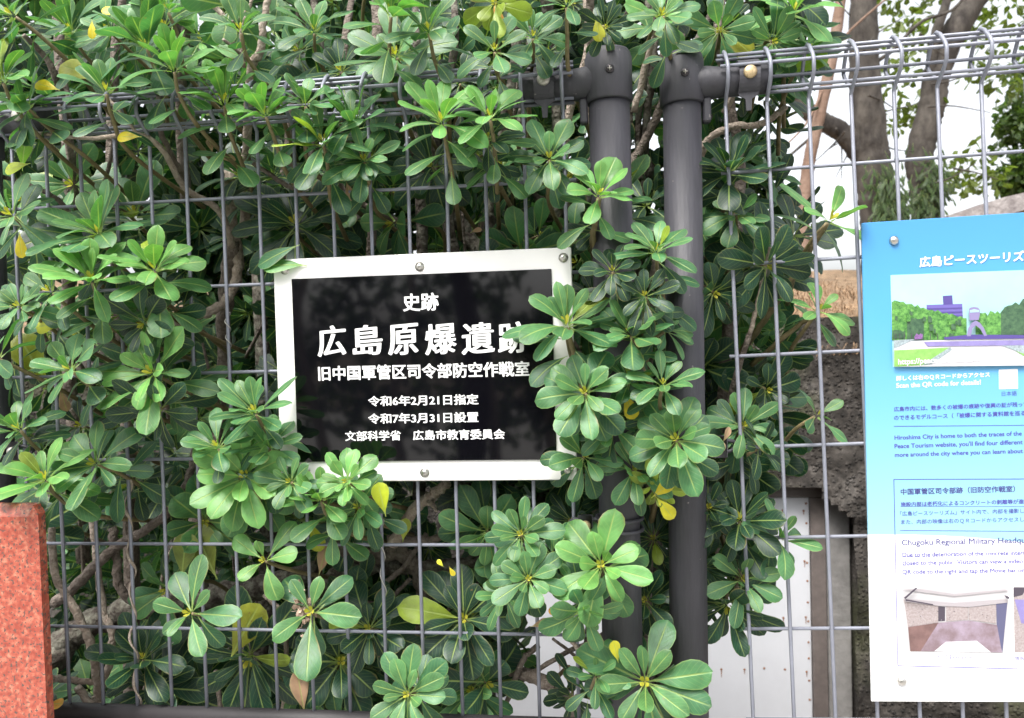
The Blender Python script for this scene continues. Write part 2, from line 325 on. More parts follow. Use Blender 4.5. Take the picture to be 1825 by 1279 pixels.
m = MB(); wire_panel(m, [i * PH for i in range(-1, 15)], -0.075, 0.714, rows[:7], -7 * PV + 0.115); m.build('wire_mesh', M['wire_l'], fl, xf=LF)
zt = at(1086, 88, -0.02)[2] - ZR
post_set(fl, LF, xl, zt, -0.78, -1, M['dull_steel'], 0.0252)
post_set(fl, LF, xl0, zt, -0.78, 1, M['dull_steel'])
band(fl, LF, xl, at(1040, 935, -0.01)[2] - ZR, -1, M['brass']); band(fl, LF, xl0, at(28, 804, -0.01)[2] - ZR, 1, M['dull_steel'])
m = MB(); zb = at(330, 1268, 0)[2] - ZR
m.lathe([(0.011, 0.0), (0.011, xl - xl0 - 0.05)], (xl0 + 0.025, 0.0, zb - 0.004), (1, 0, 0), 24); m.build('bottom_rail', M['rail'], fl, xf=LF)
fr = empty('mesh_fence', 'pale grey wire mesh fence holding the blue information board, bare of leaves', 'fence', tuple(rf(-0.06, 0, -0.75)))
ur, vr = rat(1217, 100, -0.02); ur2, _ = rat(1214, 200, 0.0)
m = MB(); wire_panel(m, [i * PH for i in range(0, 17)], -0.008, 0.83, rows, -7.4 * PV); m.build('wire_mesh', M['wire'], fr, xf=rf)
uq, vq = rat(1229, 1250, 0.0); uq0, vq0 = rat(1215.5, 200, 0.0); lean = (uq - uq0) / (vq - vq0)
rfp = lambda x, y, v: rf(x + lean * (v - vq0), y, v)
post_set(fr, rfp, uq0, vr + 0.004, -0.80, 1, M['brass'], 0.0236)
band(fr, rfp, uq0, rat(1280, 795, -0.01)[1], 1, M['brass'], 0.0236)
post_set(fr, rf, 0.92, vr + 0.004, -0.80, -1, M['dull_steel'])
m = MB(); m.box(-3, 4, -0.1, 0.1, 0.045, 0.86, 0, 0.01); tag(m.build('base_wall', M['concrete'], smooth=False), 'low concrete base wall carrying the fence posts', 'wall')

# ------------------------------------------------------------------ lettering
_tc = {}
def text_mesh(body):
    if body in _tc: return _tc[body]
    cu = bpy.data.curves.new('t', 'FONT'); cu.body = body; cu.size = 1; cu.resolution_u = 3
    o = bpy.data.objects.new('t', cu); C.objects.link(o); dg = bpy.context.evaluated_depsgraph_get()
    me = bpy.data.meshes.new_from_object(o.evaluated_get(dg)); v = np.array([q.co[:] for q in me.vertices]); f = [tuple(p.vertices) for p in me.polygons]
    bpy.data.objects.remove(o); bpy.data.curves.remove(cu); bpy.data.meshes.remove(me); _tc[body] = (v, f); return v, f
def put_text(mb, body, x0, x1, zc, yf, m=0, bold=0.0, th=0.0004, hgt=None, n=8, asp=0.7, rise=0.0):
    """one line of writing; strokes are thickened by laying slightly shifted copies over each other, each a hair deeper"""
    v, f = text_mesh(body); lo, hi = v.min(0), v.max(0); s = (x1 - x0) / (hi[0] - lo[0] + 2 * bold)
    sy = s if hgt is None else hgt / (hi[1] - lo[1] + 2 * bold * asp)
    offs = [(0, 0)] + ([(math.cos(a) * bold, math.sin(a) * bold * asp) for a in np.arange(n) / n * 6.2832 + 0.2] if bold else [])
    for i, (dx, dz) in enumerate(offs):
        X = x0 + (v[:, 0] - lo[0] + bold + dx) * s; Z = zc + (v[:, 1] - (lo[1] + hi[1]) / 2 + dz) * sy + rise * (X - (x0 + x1) / 2)
        mb.add(np.c_[X, np.full(len(v), yf - th + i * 2.2e-5), Z], f, m)

# ------------------------------------------------------------------ black plaque
YP = -0.014
q = lambda px, py, y=YP: at(px, py, y)
xL, xR = q(490, 560)[0], q(1022, 600)[0]; zT, zB = q(760, 451)[2], q(760, 857)[2]
pq = empty('memorial_plaque', 'black plaque with white Japanese lettering in a white plate frame', 'plaque', ((xL + xR) / 2, YP, zB))
m = MB(); m.box(xL, xR, YP, YP + 0.006, zB, zT, 0, 0.0012); m.build('frame_plate', M['white'], pq, smooth=False)
bx0, bx1 = q(526, 650)[0], q(987.5, 650)[0]; bz1, bz0 = q(755, 488)[2], q(755, 820.5)[2]
m = MB(); m.box(bx0, bx1, YP - 0.0025, YP + 0.001, bz0, bz1, 0, 0.0006); m.build('black_panel', M['black'], pq, smooth=False)
yt = YP - 0.0025
for body, a, b, y, bold, h in (('史跡', 718, 782, 538, 0.03, 33), ('広島原爆遺跡', 565, 944, 605, 0.044, 58), ('旧中国軍管区司令部防空作戦室', 567, 944, 661, 0.032, 28),
                               ('令和6年2月21日指定', 656, 853, 713, 0.03, 19.5), ('令和7年3月31日設置', 656, 853, 744.5, 0.03, 19.5), ('文部科学省　広島市教育委員会', 615, 900, 775, 0.03, 19)):
    P0, P1 = q(a, y, yt), q(b, y, yt); zc = q((a + b) / 2, y, yt)[2]; m = MB()
    if len(body) == 6:                       # the large brush line, sign by sign
        for ch, c0, c1 in zip(body, (565, 628, 691, 757, 822, 887), (617, 682, 746, 814, 882, 943)):
            e0, e1 = q(c0, y, yt), q(c1, y, yt); put_text(m, ch, e0[0], e1[0], q((c0 + c1) / 2, 607 - (c0 - 565) * .018, yt)[2], yt, 0, 0.032, hgt=56 * (YP - CAM[1]) / F, asp=0.42, rise=0.06)
    else: put_text(m, body, P0[0], P1[0], zc, yt, 0, bold, hgt=h * (YP - CAM[1]) / F * 0.985)
    m.build('text_line', M['letter'], pq, smooth=False)
for px, py in ((748, 475), (1004, 459), (757, 842), (508, 481), (545, 838), (1012, 838)):
    p = q(px, py); b = MB(); b.lathe([(0.0060, 0), (0.0060, 0.0006)], (p[0], YP, p[2]), (0, -1, 0), 20); dome(b, (p[0], YP - 0.0006, p[2]), (0, -1, 0), 0.0046, 0.0034); b.build('bolt', M['steel'], pq)

# ------------------------------------------------------------------ blue information board
YB = -0.012
(ka, va), (kc, vc) = rat(1535.5, 398, YB), rat(1553, 1248, YB); KB, VM = (ka - kc) / (va - vc), (va + vc) / 2
rfb = lambda x, y, v: rf(x + KB * (v - VM), y, v)
def b2(px, py): u, v = rat(px, py, YB); return u - KB * (v - VM), v
uL, vT = b2(1537, 397)[0], b2(1537, 397)[1]; vB = b2(1553, 1250)[1]; uL = (b2(1537, 500)[0] + b2(1552, 1150)[0]) / 2; uR = uL + 0.36
ib = empty('information_board', 'blue and white tourist information board with photographs, fixed to the right hand mesh', 'information board', tuple(rf((uL + uR) / 2, YB, vB)))
def board_mat():
    m = bpy.data.materials.new('board_print'); m.use_nodes = True; t = m.node_tree; b = t.nodes['Principled BSDF']; b.inputs['Roughness'].default_value = 0.35
    uv = t.nodes.new('ShaderNodeUVMap'); sp = t.nodes.new('ShaderNodeSeparateXYZ'); t.links.new(uv.outputs[0], sp.inputs[0])
    r = t.nodes.new('ShaderNodeValToRGB'); t.links.new(sp.outputs[1], r.inputs[0]); e = r.color_ramp.elements
    e[0].position = 0.28; e[0].color = (0.310, 0.560, 0.640, 1); e[1].position = 1; e[1].color = (0.065, 0.267, 0.568, 1)
    for p, c in ((0.45, (0.232, 0.482, 0.654)), (0.62, (0.146, 0.404, 0.662)), (0.8, (0.086, 0.335, 0.628))): q_ = e.new(p); q_.color = (*c, 1)
    # white wave at the foot of the print
    w_ = t.nodes.new('ShaderNodeMath'); w_.operation = 'MULTIPLY_ADD'; t.links.new(sp.outputs[0], w_.inputs[0]); w_.inputs[1].default_value = -0.085; w_.inputs[2].default_value = 0.351
    w2 = t.nodes.new('ShaderNodeMath'); w2.operation = 'POWER'; t.links.new(sp.outputs[0], w2.inputs[0]); w2.inputs[1].default_value = 2
    w_.inputs[1].default_value = -0.09; t.links.new(w2.outputs[0], w_.inputs[0])
    g = t.nodes.new('ShaderNodeMath'); g.operation = 'LESS_THAN'; t.links.new(sp.outputs[1], g.inputs[0]); t.links.new(w_.outputs[0], g.inputs[1])
    mx = t.nodes.new('ShaderNodeMixRGB'); t.links.new(g.outputs[0], mx.inputs[0]); t.links.new(r.outputs[0], mx.inputs[1]); mx.inputs[2].default_value = (0.82, 0.82, 0.84, 1)
    t.links.new(mx.outputs[0], b.inputs['Base Color']); return m
m = MB(); m.box(uL, uR, YB, YB + 0.003, vB, vT, 0, 0.0005); vv = np.concatenate(m.v); m.uv = [np.c_[(vv[:, 0] - uL) / (uR - uL), (vv[:, 2] - vB) / (vT - vB)]]
m.build('board_panel', board_mat(), ib, smooth=False, xf=rfb, attrs=True)
M['ink'] = mat('blue_ink', (0.07, 0.06, 0.33), 0.5); M['ink_dark'] = mat('dark_ink', (0.05, 0.045, 0.20), 0.5); M['ink_pale'] = mat('pale_ink', (0.14, 0.13, 0.33), 0.5)
M['title_shadow'] = mat('title_shadow_ink', (0.03, 0.20, 0.50), 0.5)
t_ = MB(); dt = 0.0003; INK = []
def bt(body, a, b, y, mm, bold=0.0, yf=YB, h=None):
    u0, v0 = b2(a, y); u1, v1 = b2(b, y); k = MB(); put_text(k, body, u0, u1, b2((a + b) / 2, y)[1] if b < 1830 else (v0 * .6 + b2(1825, y)[1] * .4), yf, 0, bold, dt, hgt=None if h is None else h * 0.9 / F, n=6, asp=1); k.build('text_line', INK[mm], ib, smooth=False, xf=rfb)
INK += [M['letter'], M['ink'], M['ink_dark'], M['ink_pale'], M['title_shadow']]
bt('広島ピースツーリズム', 1639.6, 1847.6, 463.5, 4, 0.035)
bt('広島ピースツーリズム', 1638, 1846, 462.5, 0, 0.035, YB - 0.0003)
bt('詳しくは右のＱＲコードからアクセス', 1597, 1764, 671, 0, 0.03); bt('Scan the QR code for details!', 1597, 1748, 684.5, 0, 0.02)
bt('日本語', 1785, 1812, 701, 1, 0.0)
bt('広島市内には、数多くの被爆の痕跡や復興の証が残って', 1593, 1832, 725.5, 1, 0.02); bt('のできるモデルコース（「被爆に関する資料館を巡る」', 1593, 1832, 741, 1, 0.02)
bt('Hiroshima City is home to both the traces of the', 1594, 1821, 777, 1, 0.02); bt("Peace Tourism website, you'll find four different s", 1594, 1830, 793, 1, 0.02); bt('more around the city where you can learn about', 1594.5, 1823, 808, 1, 0.02)
bt('中国軍管区司令部跡（旧防空作戦室）', 1605, 1809, 873.5, 2, 0.022)
bt('施設内部は老朽化によるコンクリートの剥離等が進行', 1605, 1834, 896.5, 1, 0.02); bt('「広島ピースツーリズム」サイト内で、内部を撮影し', 1604, 1825, 912.5, 1, 0.004); bt('また、内部の映像は右のＱＲコードからアクセスし', 1606, 1825, 928, 1, 0.004)
bt('Chugoku Regional Military Headqu', 1607, 1827, 966, 2, 0.015)
bt('Due to the deterioration of the concrete interi', 1608, 1825, 986.5, 1, 0.02); bt('closed to the public. Visitors can view a video', 1608, 1823, 1002.5, 1, 0.02); bt('QR code to the right and tap the Movie bar on', 1608, 1826, 1018.5, 1, 0.02)
bt('入口/Entrance', 1667, 1732, 1170.5, 3); bt('情報', 1808, 1826, 1173, 3)
def rule(a, b, y0, y1, wd, mm):
    u0, v0 = b2(a, y0); u1, v1 = b2(b, y1); t_.prism([(u0, v0 - wd), (u1, v1 - wd), (u1, v1 + wd), (u0, v0 + wd)], YB - 0.00025, YB + 0.0001, mm)
def vrule(x0, y0, x1, y1, wd, mm):
    u0, v0 = b2(x0, y0); u1, v1 = b2(x1, y1); t_.prism([(u0 - wd, v0), (u1 - wd, v1), (u1 + wd, v1), (u0 + wd, v0)], YB - 0.0002, YB + 0.0001, mm)
u1 = uR - 0.02
rule(1593, 1900, 759.5, 757, 0.00032, 1); rule(1604, 1900, 945, 947, 0.0003, 1); rule(1593, 1900, 854, 853, 0.00042, 1); rule(1600, 1900, 1186, 1194, 0.00042, 1); vrule(1593, 854, 1600, 1186, 0.00042, 1)
rule(1605, 1900, 902, 902.5, 0.0002, 1); rule(1608, 1900, 992, 994, 0.0002, 1); rule(1608, 1702, 1008, 1008.7, 0.0002, 1)
t_.build('ruled_line', INK, ib, smooth=False, xf=rfb)
m = MB(); u0, v0 = b2(1780, 658.5); u1_, v1_ = b2(1814, 692); m.box(u0, u1_, YB - 0.0003, YB + 0.0001, v1_, v0); m.build('blank_label', M['white'], ib, smooth=False, xf=rfb)
# print 1: park with arch, pond, trees and an office block
P = {}
def pm(n, c, **k): P[n] = mat('print_' + n, c, 0.4, **k); return P[n]
pm('sky', (0.34, 0.58, 0.62), var=0.12, scale=9); pm('leafy', (0.028, 0.120, 0.028), scale=260, col2=(0.160, 0.384, 0.088), thr=(0.35, 0.66)); pm('leafy_dark', (0.024, 0.064, 0.040), scale=260, col2=(0.080, 0.160, 0.080)); pm('block', (0.080, 0.060, 0.240)); pm('block_pale', (0.136, 0.112, 0.368))
pm('water', (0.224, 0.192, 0.416), var=0.15, scale=90); pm('path', (0.560, 0.552, 0.584)); pm('lawn', (0.216, 0.440, 0.112), var=0.2, scale=150); pm('arch', (0.224, 0.192, 0.360)); pm('rail', (0.280, 0.336, 0.360), var=0.4, scale=400)
pm('wall', (0.264, 0.216, 0.216), scale=420, col2=(0.392, 0.344, 0.344), thr=(0.35, 0.65)); pm('ceiling', (0.480, 0.464, 0.480)); pm('floor', (0.192, 0.136, 0.152), scale=26, col2=(0.352, 0.288, 0.368), thr=(0.4, 0.65)); pm('floor_red', (0.17, 0.10, 0.095), var=0.3, scale=60); pm('dark', (0.064, 0.052, 0.072)); pm('bluish', (0.096, 0.096, 0.176)); pm('beam', (0.36, 0.33, 0.35)); pm('crowd', (0.200, 0.096, 0.264), var=0.5, scale=600)
class Print:
    def __init__(s, name): s.m = MB(); s.name = name; s.mats = []; s.k = 0
    def poly(s, key, pts):
        if P[key] not in s.mats: s.mats.append(P[key])
        y = YB - 0.00012 * (s.k + 1); s.k += 1
        L = [b2(*p) for p in pts]
        if sum(a[0] * b[1] - b[0] * a[1] for a, b in zip(L, L[1:] + L[:1])) < 0: L.reverse()
        s.m.prism(L, y, y + 0.00010, s.mats.index(P[key]))
    def done(s, extra=()):
        return s.m.build(s.name, s.mats + list(extra), ib, smooth=False, xf=rfb)
def bumpy(x0, x1, y0, y1, amp, n, ybase):
    rr = random.Random(int(x0 * 7 + y0)); top = [(x0 + (x1 - x0) * i / n, y0 + (y1 - y0) * i / n - amp * abs(math.sin(i * 1.9)) - rr.random() * amp * .6) for i in range(n + 1)]
    return top + [(x1, ybase), (x0, ybase)]
g = Print('photo_print')
g.poly('sky', [(1587, 490), (1900, 478), (1905, 651), (1591, 654)])
g.poly('block_pale', [(1651, 543), (1715, 541), (1716, 572), (1652, 573)]); g.poly('block', [(1680, 527), (1697, 526), (1698, 542), (1681, 543)])
for yy in (549, 556, 563): g.poly('block', [(1652, yy), (1715, yy - 1.5), (1715, yy + 1), (1652, yy + 2.5)])
g.poly('leafy', bumpy(1589, 1722, 539, 572, 5, 26, 606)); g.poly('leafy', bumpy(1738, 1790, 566, 560, 7, 12, 602)); g.poly('leafy_dark', bumpy(1783, 1900, 560, 505, 8, 18, 602))
g.poly('leafy_dark', bumpy(1616, 1646, 570, 572, 4, 8, 606)); g.poly('leafy_dark', bumpy(1590, 1612, 590, 592, 3, 6, 603))
r3 = random.Random(4)
for k in range(16):
    x = r3.uniform(1592, 1712); y_ = 552 + (x - 1590) * .2 + r3.uniform(-4, 26); w_ = r3.uniform(3, 9); g.poly(r3.choice(['leafy_dark', 'leafy_dark', 'leafy']), bumpy(x, x + w_, y_, y_ + 1, 3, 5, y_ + r3.uniform(4, 9)))
for x in (1594, 1601, 1609, 1622, 1640, 1655, 1668, 1681): g.poly('dark', [(x, 594), (x + 1.2, 594), (x + 1.2, 605), (x, 605)])
g.poly('arch', [(1724, 550), (1727, 548), (1733, 547), (1740, 548), (1743, 552), (1743, 560), (1741, 570), (1725, 571), (1724, 560)]); g.poly('sky', [(1725.5, 553), (1733, 551), (1741.5, 553), (1741.5, 556), (1725.5, 557)])
g.poly('path', [(1590, 608), (1900, 600), (1905, 650), (1591, 653)])
g.poly('lawn', [(1591, 624), (1690, 619), (1650, 650), (1591, 653)]); g.poly('rail', [(1690, 618), (1694, 623), (1657, 649), (1640, 650)])
g.poly('rail', [(1590, 606), (1628, 604), (1600, 617), (1590, 621)]); g.poly('lawn', [(1795, 618), (1900, 616), (1900, 640), (1825, 637)]); g.poly('rail', [(1780, 615), (1900, 612), (1900, 622), (1820, 630)])
g.poly('water', [(1643, 609), (1900, 604), (1900, 614), (1650, 617)]); g.poly('block', [(1678, 601), (1725, 596), (1830, 597), (1832, 603), (1680, 605)])
g.poly('arch', [(1719, 599), (1722, 584), (1728, 575), (1735, 571), (1742, 575), (1749, 584), (1755, 598), (1750, 599), (1743, 586), (1735, 580), (1729, 585), (1726, 599)])
g.poly('crowd', [(1626, 600), (1630, 594), (1634, 597), (1637, 594), (1641, 596), (1640, 604), (1627, 605)])
ph = g.done()
bt('https://peace-tourism.com/', 1597, 1746, 642.5, 0, 0.02, YB - 0.00012 * (g.k + 1), h=13)
g = Print('photo_print')
g.poly('ceiling', [(1607, 1048), (1797, 1048), (1797, 1164), (1615, 1160)])
g.poly('wall', [(1611, 1068), (1672, 1078), (1672, 1109), (1618, 1117)]); g.poly('dark', [(1672, 1080), (1684, 1081), (1684, 1106), (1672, 1107)]); g.poly('wall', [(1686, 1079), (1725, 1082), (1725, 1104), (1686, 1107)]); g.poly('wall', [(1726, 1082), (1775, 1077), (1775, 1111), (1726, 1104)])
g.poly('bluish', [(1775, 1074), (1795, 1071), (1786, 1163), (1776, 1120)])
g.poly('floor_red', [(1618, 1117), (1672, 1109), (1690, 1110), (1655, 1160), (1622, 1160)]); g.poly('floor', [(1672, 1109), (1725, 1105), (1776, 1113), (1785, 1162), (1640, 1160)])
g.poly('path', [(1664, 1160), (1685, 1143), (1740, 1141), (1766, 1162)])
g.poly('beam', [(1611, 1066), (1700, 1074), (1795, 1067), (1795, 1073), (1726, 1081), (1672, 1079), (1612, 1071)]); g.poly('beam', [(1607, 1050), (1640, 1049), (1700, 1058), (1790, 1050), (1797, 1052), (1700, 1062)])
r3 = random.Random(8)
for k in range(26):
    x = r3.uniform(1616, 1770); y_ = r3.uniform(1084, 1104) if x > 1690 else r3.uniform(1080, 1108); g.poly(r3.choice(['beam', 'dark']), [(x, y_), (x + r3.uniform(.6, 2.2), y_ - .3), (x + 1.4, y_ + r3.uniform(.6, 1.6)), (x - .2, y_ + 1)])
g.poly('dark', [(1608, 1063), (1630, 1044), (1632, 1046), (1611, 1065)]); g.poly('dark', [(1786, 1058), (1795, 1061), (1795, 1065), (1790, 1064)]); g.poly('dark', [(1611, 1065), (1660, 1074), (1660, 1076), (1611, 1068)])
g.done()
g = Print('photo_print'); g.poly('wall', [(1806, 1046), (1900, 1046), (1900, 1166), (1808, 1162)]); g.poly('dark', [(1806, 1046), (1830, 1046), (1822, 1060), (1806, 1064)]); g.poly('water', [(1808, 1068), (1900, 1070), (1900, 1120), (1820, 1110)]); g.done()
for px, py in ((1593, 428.5), (1607, 1213)):
    u, v = b2(px, py); b = MB(); dome(b, (u, YB, v), (0, -1, 0), 0.0056, 0.0048); b.build('bolt', M['steel'], ib, xf=rfb)

# ------------------------------------------------------------------ red granite pillar, bottom left
def granite():
    m = bpy.data.materials.new('red_granite'); m.use_nodes = True; t = m.node_tree; b = t.nodes['Principled BSDF']; b.inputs['Roughness'].default_value = 0.3
    tc = t.nodes.new('ShaderNodeTexCoord')
    def nz(sc, d=3):
        n = t.nodes.new('ShaderNodeTexNoise'); n.inputs['Scale'].default_value = sc; n.inputs['Detail'].default_value = d; t.links.new(tc.outputs['Object'], n.inputs['Vector']); return n
    def ramp(n, els):
        r = t.nodes.new('ShaderNodeValToRGB'); e = r.color_ramp.elements
        for i, (p, c) in enumerate(els):
            q_ = e[i] if i < 2 else e.new(p); q_.position = p; q_.color = (*c, 1)
        t.links.new(n.outputs['Fac'], r.inputs[0]); return r
    base = ramp(nz(170, 5), [(0.34, (0.29, 0.056, 0.037)), (0.54, (0.41, 0.102, 0.066)), (0.72, (0.52, 0.23, 0.15))])
    sp = ramp(nz(290, 3), [(0.56, (0, 0, 0)), (0.62, (1, 1, 1))])
    mx = t.nodes.new('ShaderNodeMixRGB'); t.links.new(sp.outputs[0], mx.inputs[0]); t.links.new(base.outputs[0], mx.inputs[1]); mx.inputs[2].default_value = (0.10, 0.07, 0.06, 1)
    t.links.new(mx.outputs[0], b.inputs['Base Color']); return m
yg = -0.10; xg = at(88, 1080, yg + 0.012)[0]; zg = at(40, 899, yg)[2]
gp = empty('granite_slab', 'speckled red granite slab with a chamfered top at the bottom left', 'stone slab', (xg - 0.15, yg + 0.01, 0.05))
m = MB(); m.prism([(xg - 0.30, 0.05), (xg, 0.05), (xg, zg - 0.012), (xg - 0.006, zg - 0.001), (xg - 0.013, zg - 0.015), (xg - 0.30, zg - 0.015)], yg, yg + 0.012)
V = [(xg - 0.30, yg, zg - 0.015), (xg - 0.013, yg, zg - 0.015), (xg - 0.006, yg + 0.007, zg), (xg - 0.30, yg + 0.007, zg), (xg - 0.006, yg + 0.012, zg), (xg - 0.30, yg + 0.012, zg)]
m.add(V, [(0, 1, 2, 3), (3, 2, 4, 5)]); tag(gp, gp['label'], 'stone slab'); m.build('slab_body', granite(), gp, smooth=False)

# ------------------------------------------------------------------ bunker with white steel door
YW = 2.30
def stone_mat():
    m = bpy.data.materials.new('rough_old_concrete'); m.use_nodes = True; t = m.node_tree; b = t.nodes['Principled BSDF']; b.inputs['Roughness'].default_value = 0.95
    tc = t.nodes.new('ShaderNodeTexCoord'); vo = t.nodes.new('ShaderNodeTexVoronoi'); vo.inputs['Scale'].default_value = 55; vo.feature = 'F1'
    n = t.nodes.new('ShaderNodeTexNoise'); n.inputs['Scale'].default_value = 7; n.inputs['Detail'].default_value = 10; n.inputs['Roughness'].default_value = 0.75
    t.links.new(tc.outputs['Object'], vo.inputs['Vector']); t.links.new(tc.outputs['Object'], n.inputs['Vector'])
    r = t.nodes.new('ShaderNodeValToRGB'); e = r.color_ramp.elements; e[0].position = 0.33; e[0].color = (0.014, 0.012, 0.010, 1); e[1].position = 0.72; e[1].color = (0.16, 0.145, 0.132, 1); q_ = e.new(0.5); q_.color = (0.048, 0.041, 0.035, 1)
    t.links.new(n.outputs['Fac'], r.inputs[0])
    sr = t.nodes.new('ShaderNodeValToRGB'); sr.color_ramp.elements[0].position = 0.12; sr.color_ramp.elements[0].color = (1, 1, 1, 1); sr.color_ramp.elements[1].position = 0.42; sr.color_ramp.elements[1].color = (0, 0, 0, 1); t.links.new(vo.outputs['Distance'], sr.inputs[0])
    sc = t.nodes.new('ShaderNodeMixRGB'); sc.blend_type = 'MULTIPLY'; sc.inputs[0].default_value = 0.6; t.links.new(r.outputs[0], sc.inputs[1]); bw = t.nodes.new('ShaderNodeSeparateColor'); t.links.new(vo.outputs['Color'], bw.inputs[0]); mr = t.nodes.new('ShaderNodeMapRange'); t.links.new(bw.outputs[0], mr.inputs[0]); mr.inputs[3].default_value = 0.25; mr.inputs[4].default_value = 1.5; t.links.new(mr.outputs[0], sc.inputs[2])
    n4 = t.nodes.new('ShaderNodeTexNoise'); n4.inputs['Scale'].default_value = 2.4; n4.inputs['Detail'].default_value = 7; t.links.new(tc.outputs['Object'], n4.inputs['Vector'])
    mo = t.nodes.new('ShaderNodeMapRange'); t.links.new(n4.outputs['Fac'], mo.inputs[0]); mo.inputs[1].default_value = 0.52; mo.inputs[2].default_value = 0.64; mo.inputs[4].default_value = 0.75
    mm_ = t.nodes.new('ShaderNodeMixRGB'); t.links.new(mo.outputs[0], mm_.inputs[0]); t.links.new(sc.outputs[0], mm_.inputs[1]); mm_.inputs[2].default_value = (0.055, 0.060, 0.022, 1); sc = mm_
    t.links.new(sc.outputs[0], b.inputs['Base Color'])
    ad = t.nodes.new('ShaderNodeMath'); ad.operation = 'ADD'; t.links.new(n.outputs['Fac'], ad.inputs[0]); t.links.new(sr.outputs[0], ad.inputs[1])
    bp = t.nodes.new('ShaderNodeBump'); bp.inputs['Strength'].default_value = 1; bp.inputs['Distance'].default_value = 0.014; t.links.new(ad.outputs[0], bp.inputs['Height']); t.links.new(bp.outputs[0], b.inputs['Normal']); return m
M['stone'] = stone_mat()
bk = empty('bunker', 'rough dark concrete bunker front with a white steel door behind the fence', 'bunker', (at(1400, 900, YW)[0], YW, -0.8))
def rough_sheet(mb, x0, x1, z0, z1, y, nx_, nz_, amp, m=0, keep=None, scale=3.0):
    X = np.linspace(x0, x1, nx_); Z = np.linspace(z0, z1, nz_)
    h = np.zeros((nz_, nx_)); 
    for o_ in range(5):
        kx, kz = rng.normal(0, scale * 2 ** o_, (2, 6)); ph_ = rng.uniform(0, 6.28, 6)
        for a, b_, c in zip(kx, kz, ph_): h += np.sin(a * X[None] * 2 + b_ * Z[:, None] * 2 + c) / (2 ** o_) / 6
    V = [(X[i], y - amp * h[j, i] - amp * 0.4 * rng.random(), Z[j]) for j in range(nz_) for i in range(nx_)]
    f = [(j * nx_ + i, j * nx_ + i + 1, (j + 1) * nx_ + i + 1, (j + 1) * nx_ + i) for j in range(nz_ - 1) for i in range(nx_ - 1) if keep is None or keep((X[i] + X[i + 1]) / 2, (Z[j] + Z[j + 1]) / 2)]
    mb.add(V, f, m)
dx1 = at(1444, 1050, YW)[0]; dx0 = at(880, 1100, YW)[0]; dzt = at(1380, 886, YW)[2]; fx1 = at(1471, 1050, YW)[0]; jx1 = at(1515, 1050, YW)[0]
zwt = at(1450, 588, YW)[2]
m = MB(); rough_sheet(m, -2.6, 5.0, -0.85, zwt + 0.05, YW - 0.10, 240, 100, 0.05, keep=lambda x, z: not (dx0 - 0.05 < x < jx1 + 0.0 and z < dzt + 0.06 - max(0, (x - (jx1 - 0.16))) * 0.9))
m.box(-2.6, dx0 - 0.06, YW + 0.05, YW + 0.5, -0.85, zwt); m.box(jx1 + 0.02, 5.0, YW + 0.05, YW + 0.5, -0.85, zwt); m.box(dx0 - 0.06, jx1 + 0.02, YW + 0.05, YW + 0.5, dzt + 0.06, zwt)
m.build('wall', M['stone'], bk)
m = MB(); m.box(dx0 - 0.06, jx1 + 0.02, YW - 0.10, YW + 0.05, dzt + 0.068, dzt + 0.075); m.box(jx1 + 0.012, jx1 + 0.02, YW - 0.10, YW + 0.05, -0.85, dzt + 0.06); m.build('reveal', M['stone'], bk, smooth=False)
m = MB(); m.box(fx1 + 0.004, jx1, YW - 0.01, YW + 0.04, -0.82, dzt - 0.0, 0, 0.004); m.build('jamb', mat('dirty_concrete', (0.13, 0.125, 0.12), 0.9, 0, 0, 6, 0.4, 40, col2=(0.30, 0.29, 0.28), detail=9), bk, smooth=False)
dr = MB(); xm = (dx0 + dx1) / 2
for a, b in ((dx0, xm - 0.002), (xm + 0.002, dx1)): dr.box(a, b, YW - 0.004, YW + 0.03, -0.78, dzt, 0, 0.002)
door = dr.build('door', M['door'], bk, smooth=False)
m = MB(); m.box(dx1 + 0.002, fx1, YW - 0.02, YW + 0.035, -0.8, dzt + 0.002, 0, 0.003); m.box(dx0 - 0.03, jx1 + 0.01, YW - 0.025, YW + 0.035, dzt + 0.004, dzt + 0.05, 0, 0.003)
o = m.build('frame', M['brown'], door, smooth=False, loc=1); o.data.transform(Matrix.Translation(-Vector(bk['base'])))
s_ = MB(); RV = []
for zz in (at(1400, 908, YW)[2], at(1400, 1000, YW)[2], at(1400, 1098, YW)[2], at(1400, 1193, YW)[2]):
    for k in range(16):
        x = dx1 - 0.02 - k * 0.088 + random.uniform(-.006, .006); z = zz + random.uniform(-.006, .006); RV.append((x, z))
        if random.random() < 0.7: h = random.uniform(0.01, 0.03); s_.prism([(x - 0.002, z - 0.003), (x - 0.001, z - 0.006 - h), (x + 0.0008, z - 0.006 - h), (x + 0.0025, z - 0.003)], YW - 0.0048, YW - 0.0038)
for i, zz in enumerate(np.linspace(dzt - 0.02, -0.7, 18)): RV.append((dx1 - 0.012, zz + random.uniform(-.01, .01)))
B_ = -Vector(bk['base'])
m = MB(); dome(m, (0, 0, 0), (0, -1, 0), 0.0048, 0.003); rv = m.build('rivet', M['rust'], link=False)
for x, z in RV[:96]:
    o = bpy.data.objects.new('rivet', rv); C.objects.link(o); o.parent = door; o.location = Vector((x, YW - 0.004, z)) + B_
o = s_.build('rust_streak', M['rust'], door, smooth=False, loc=1); o.data.transform(Matrix.Translation(B_))
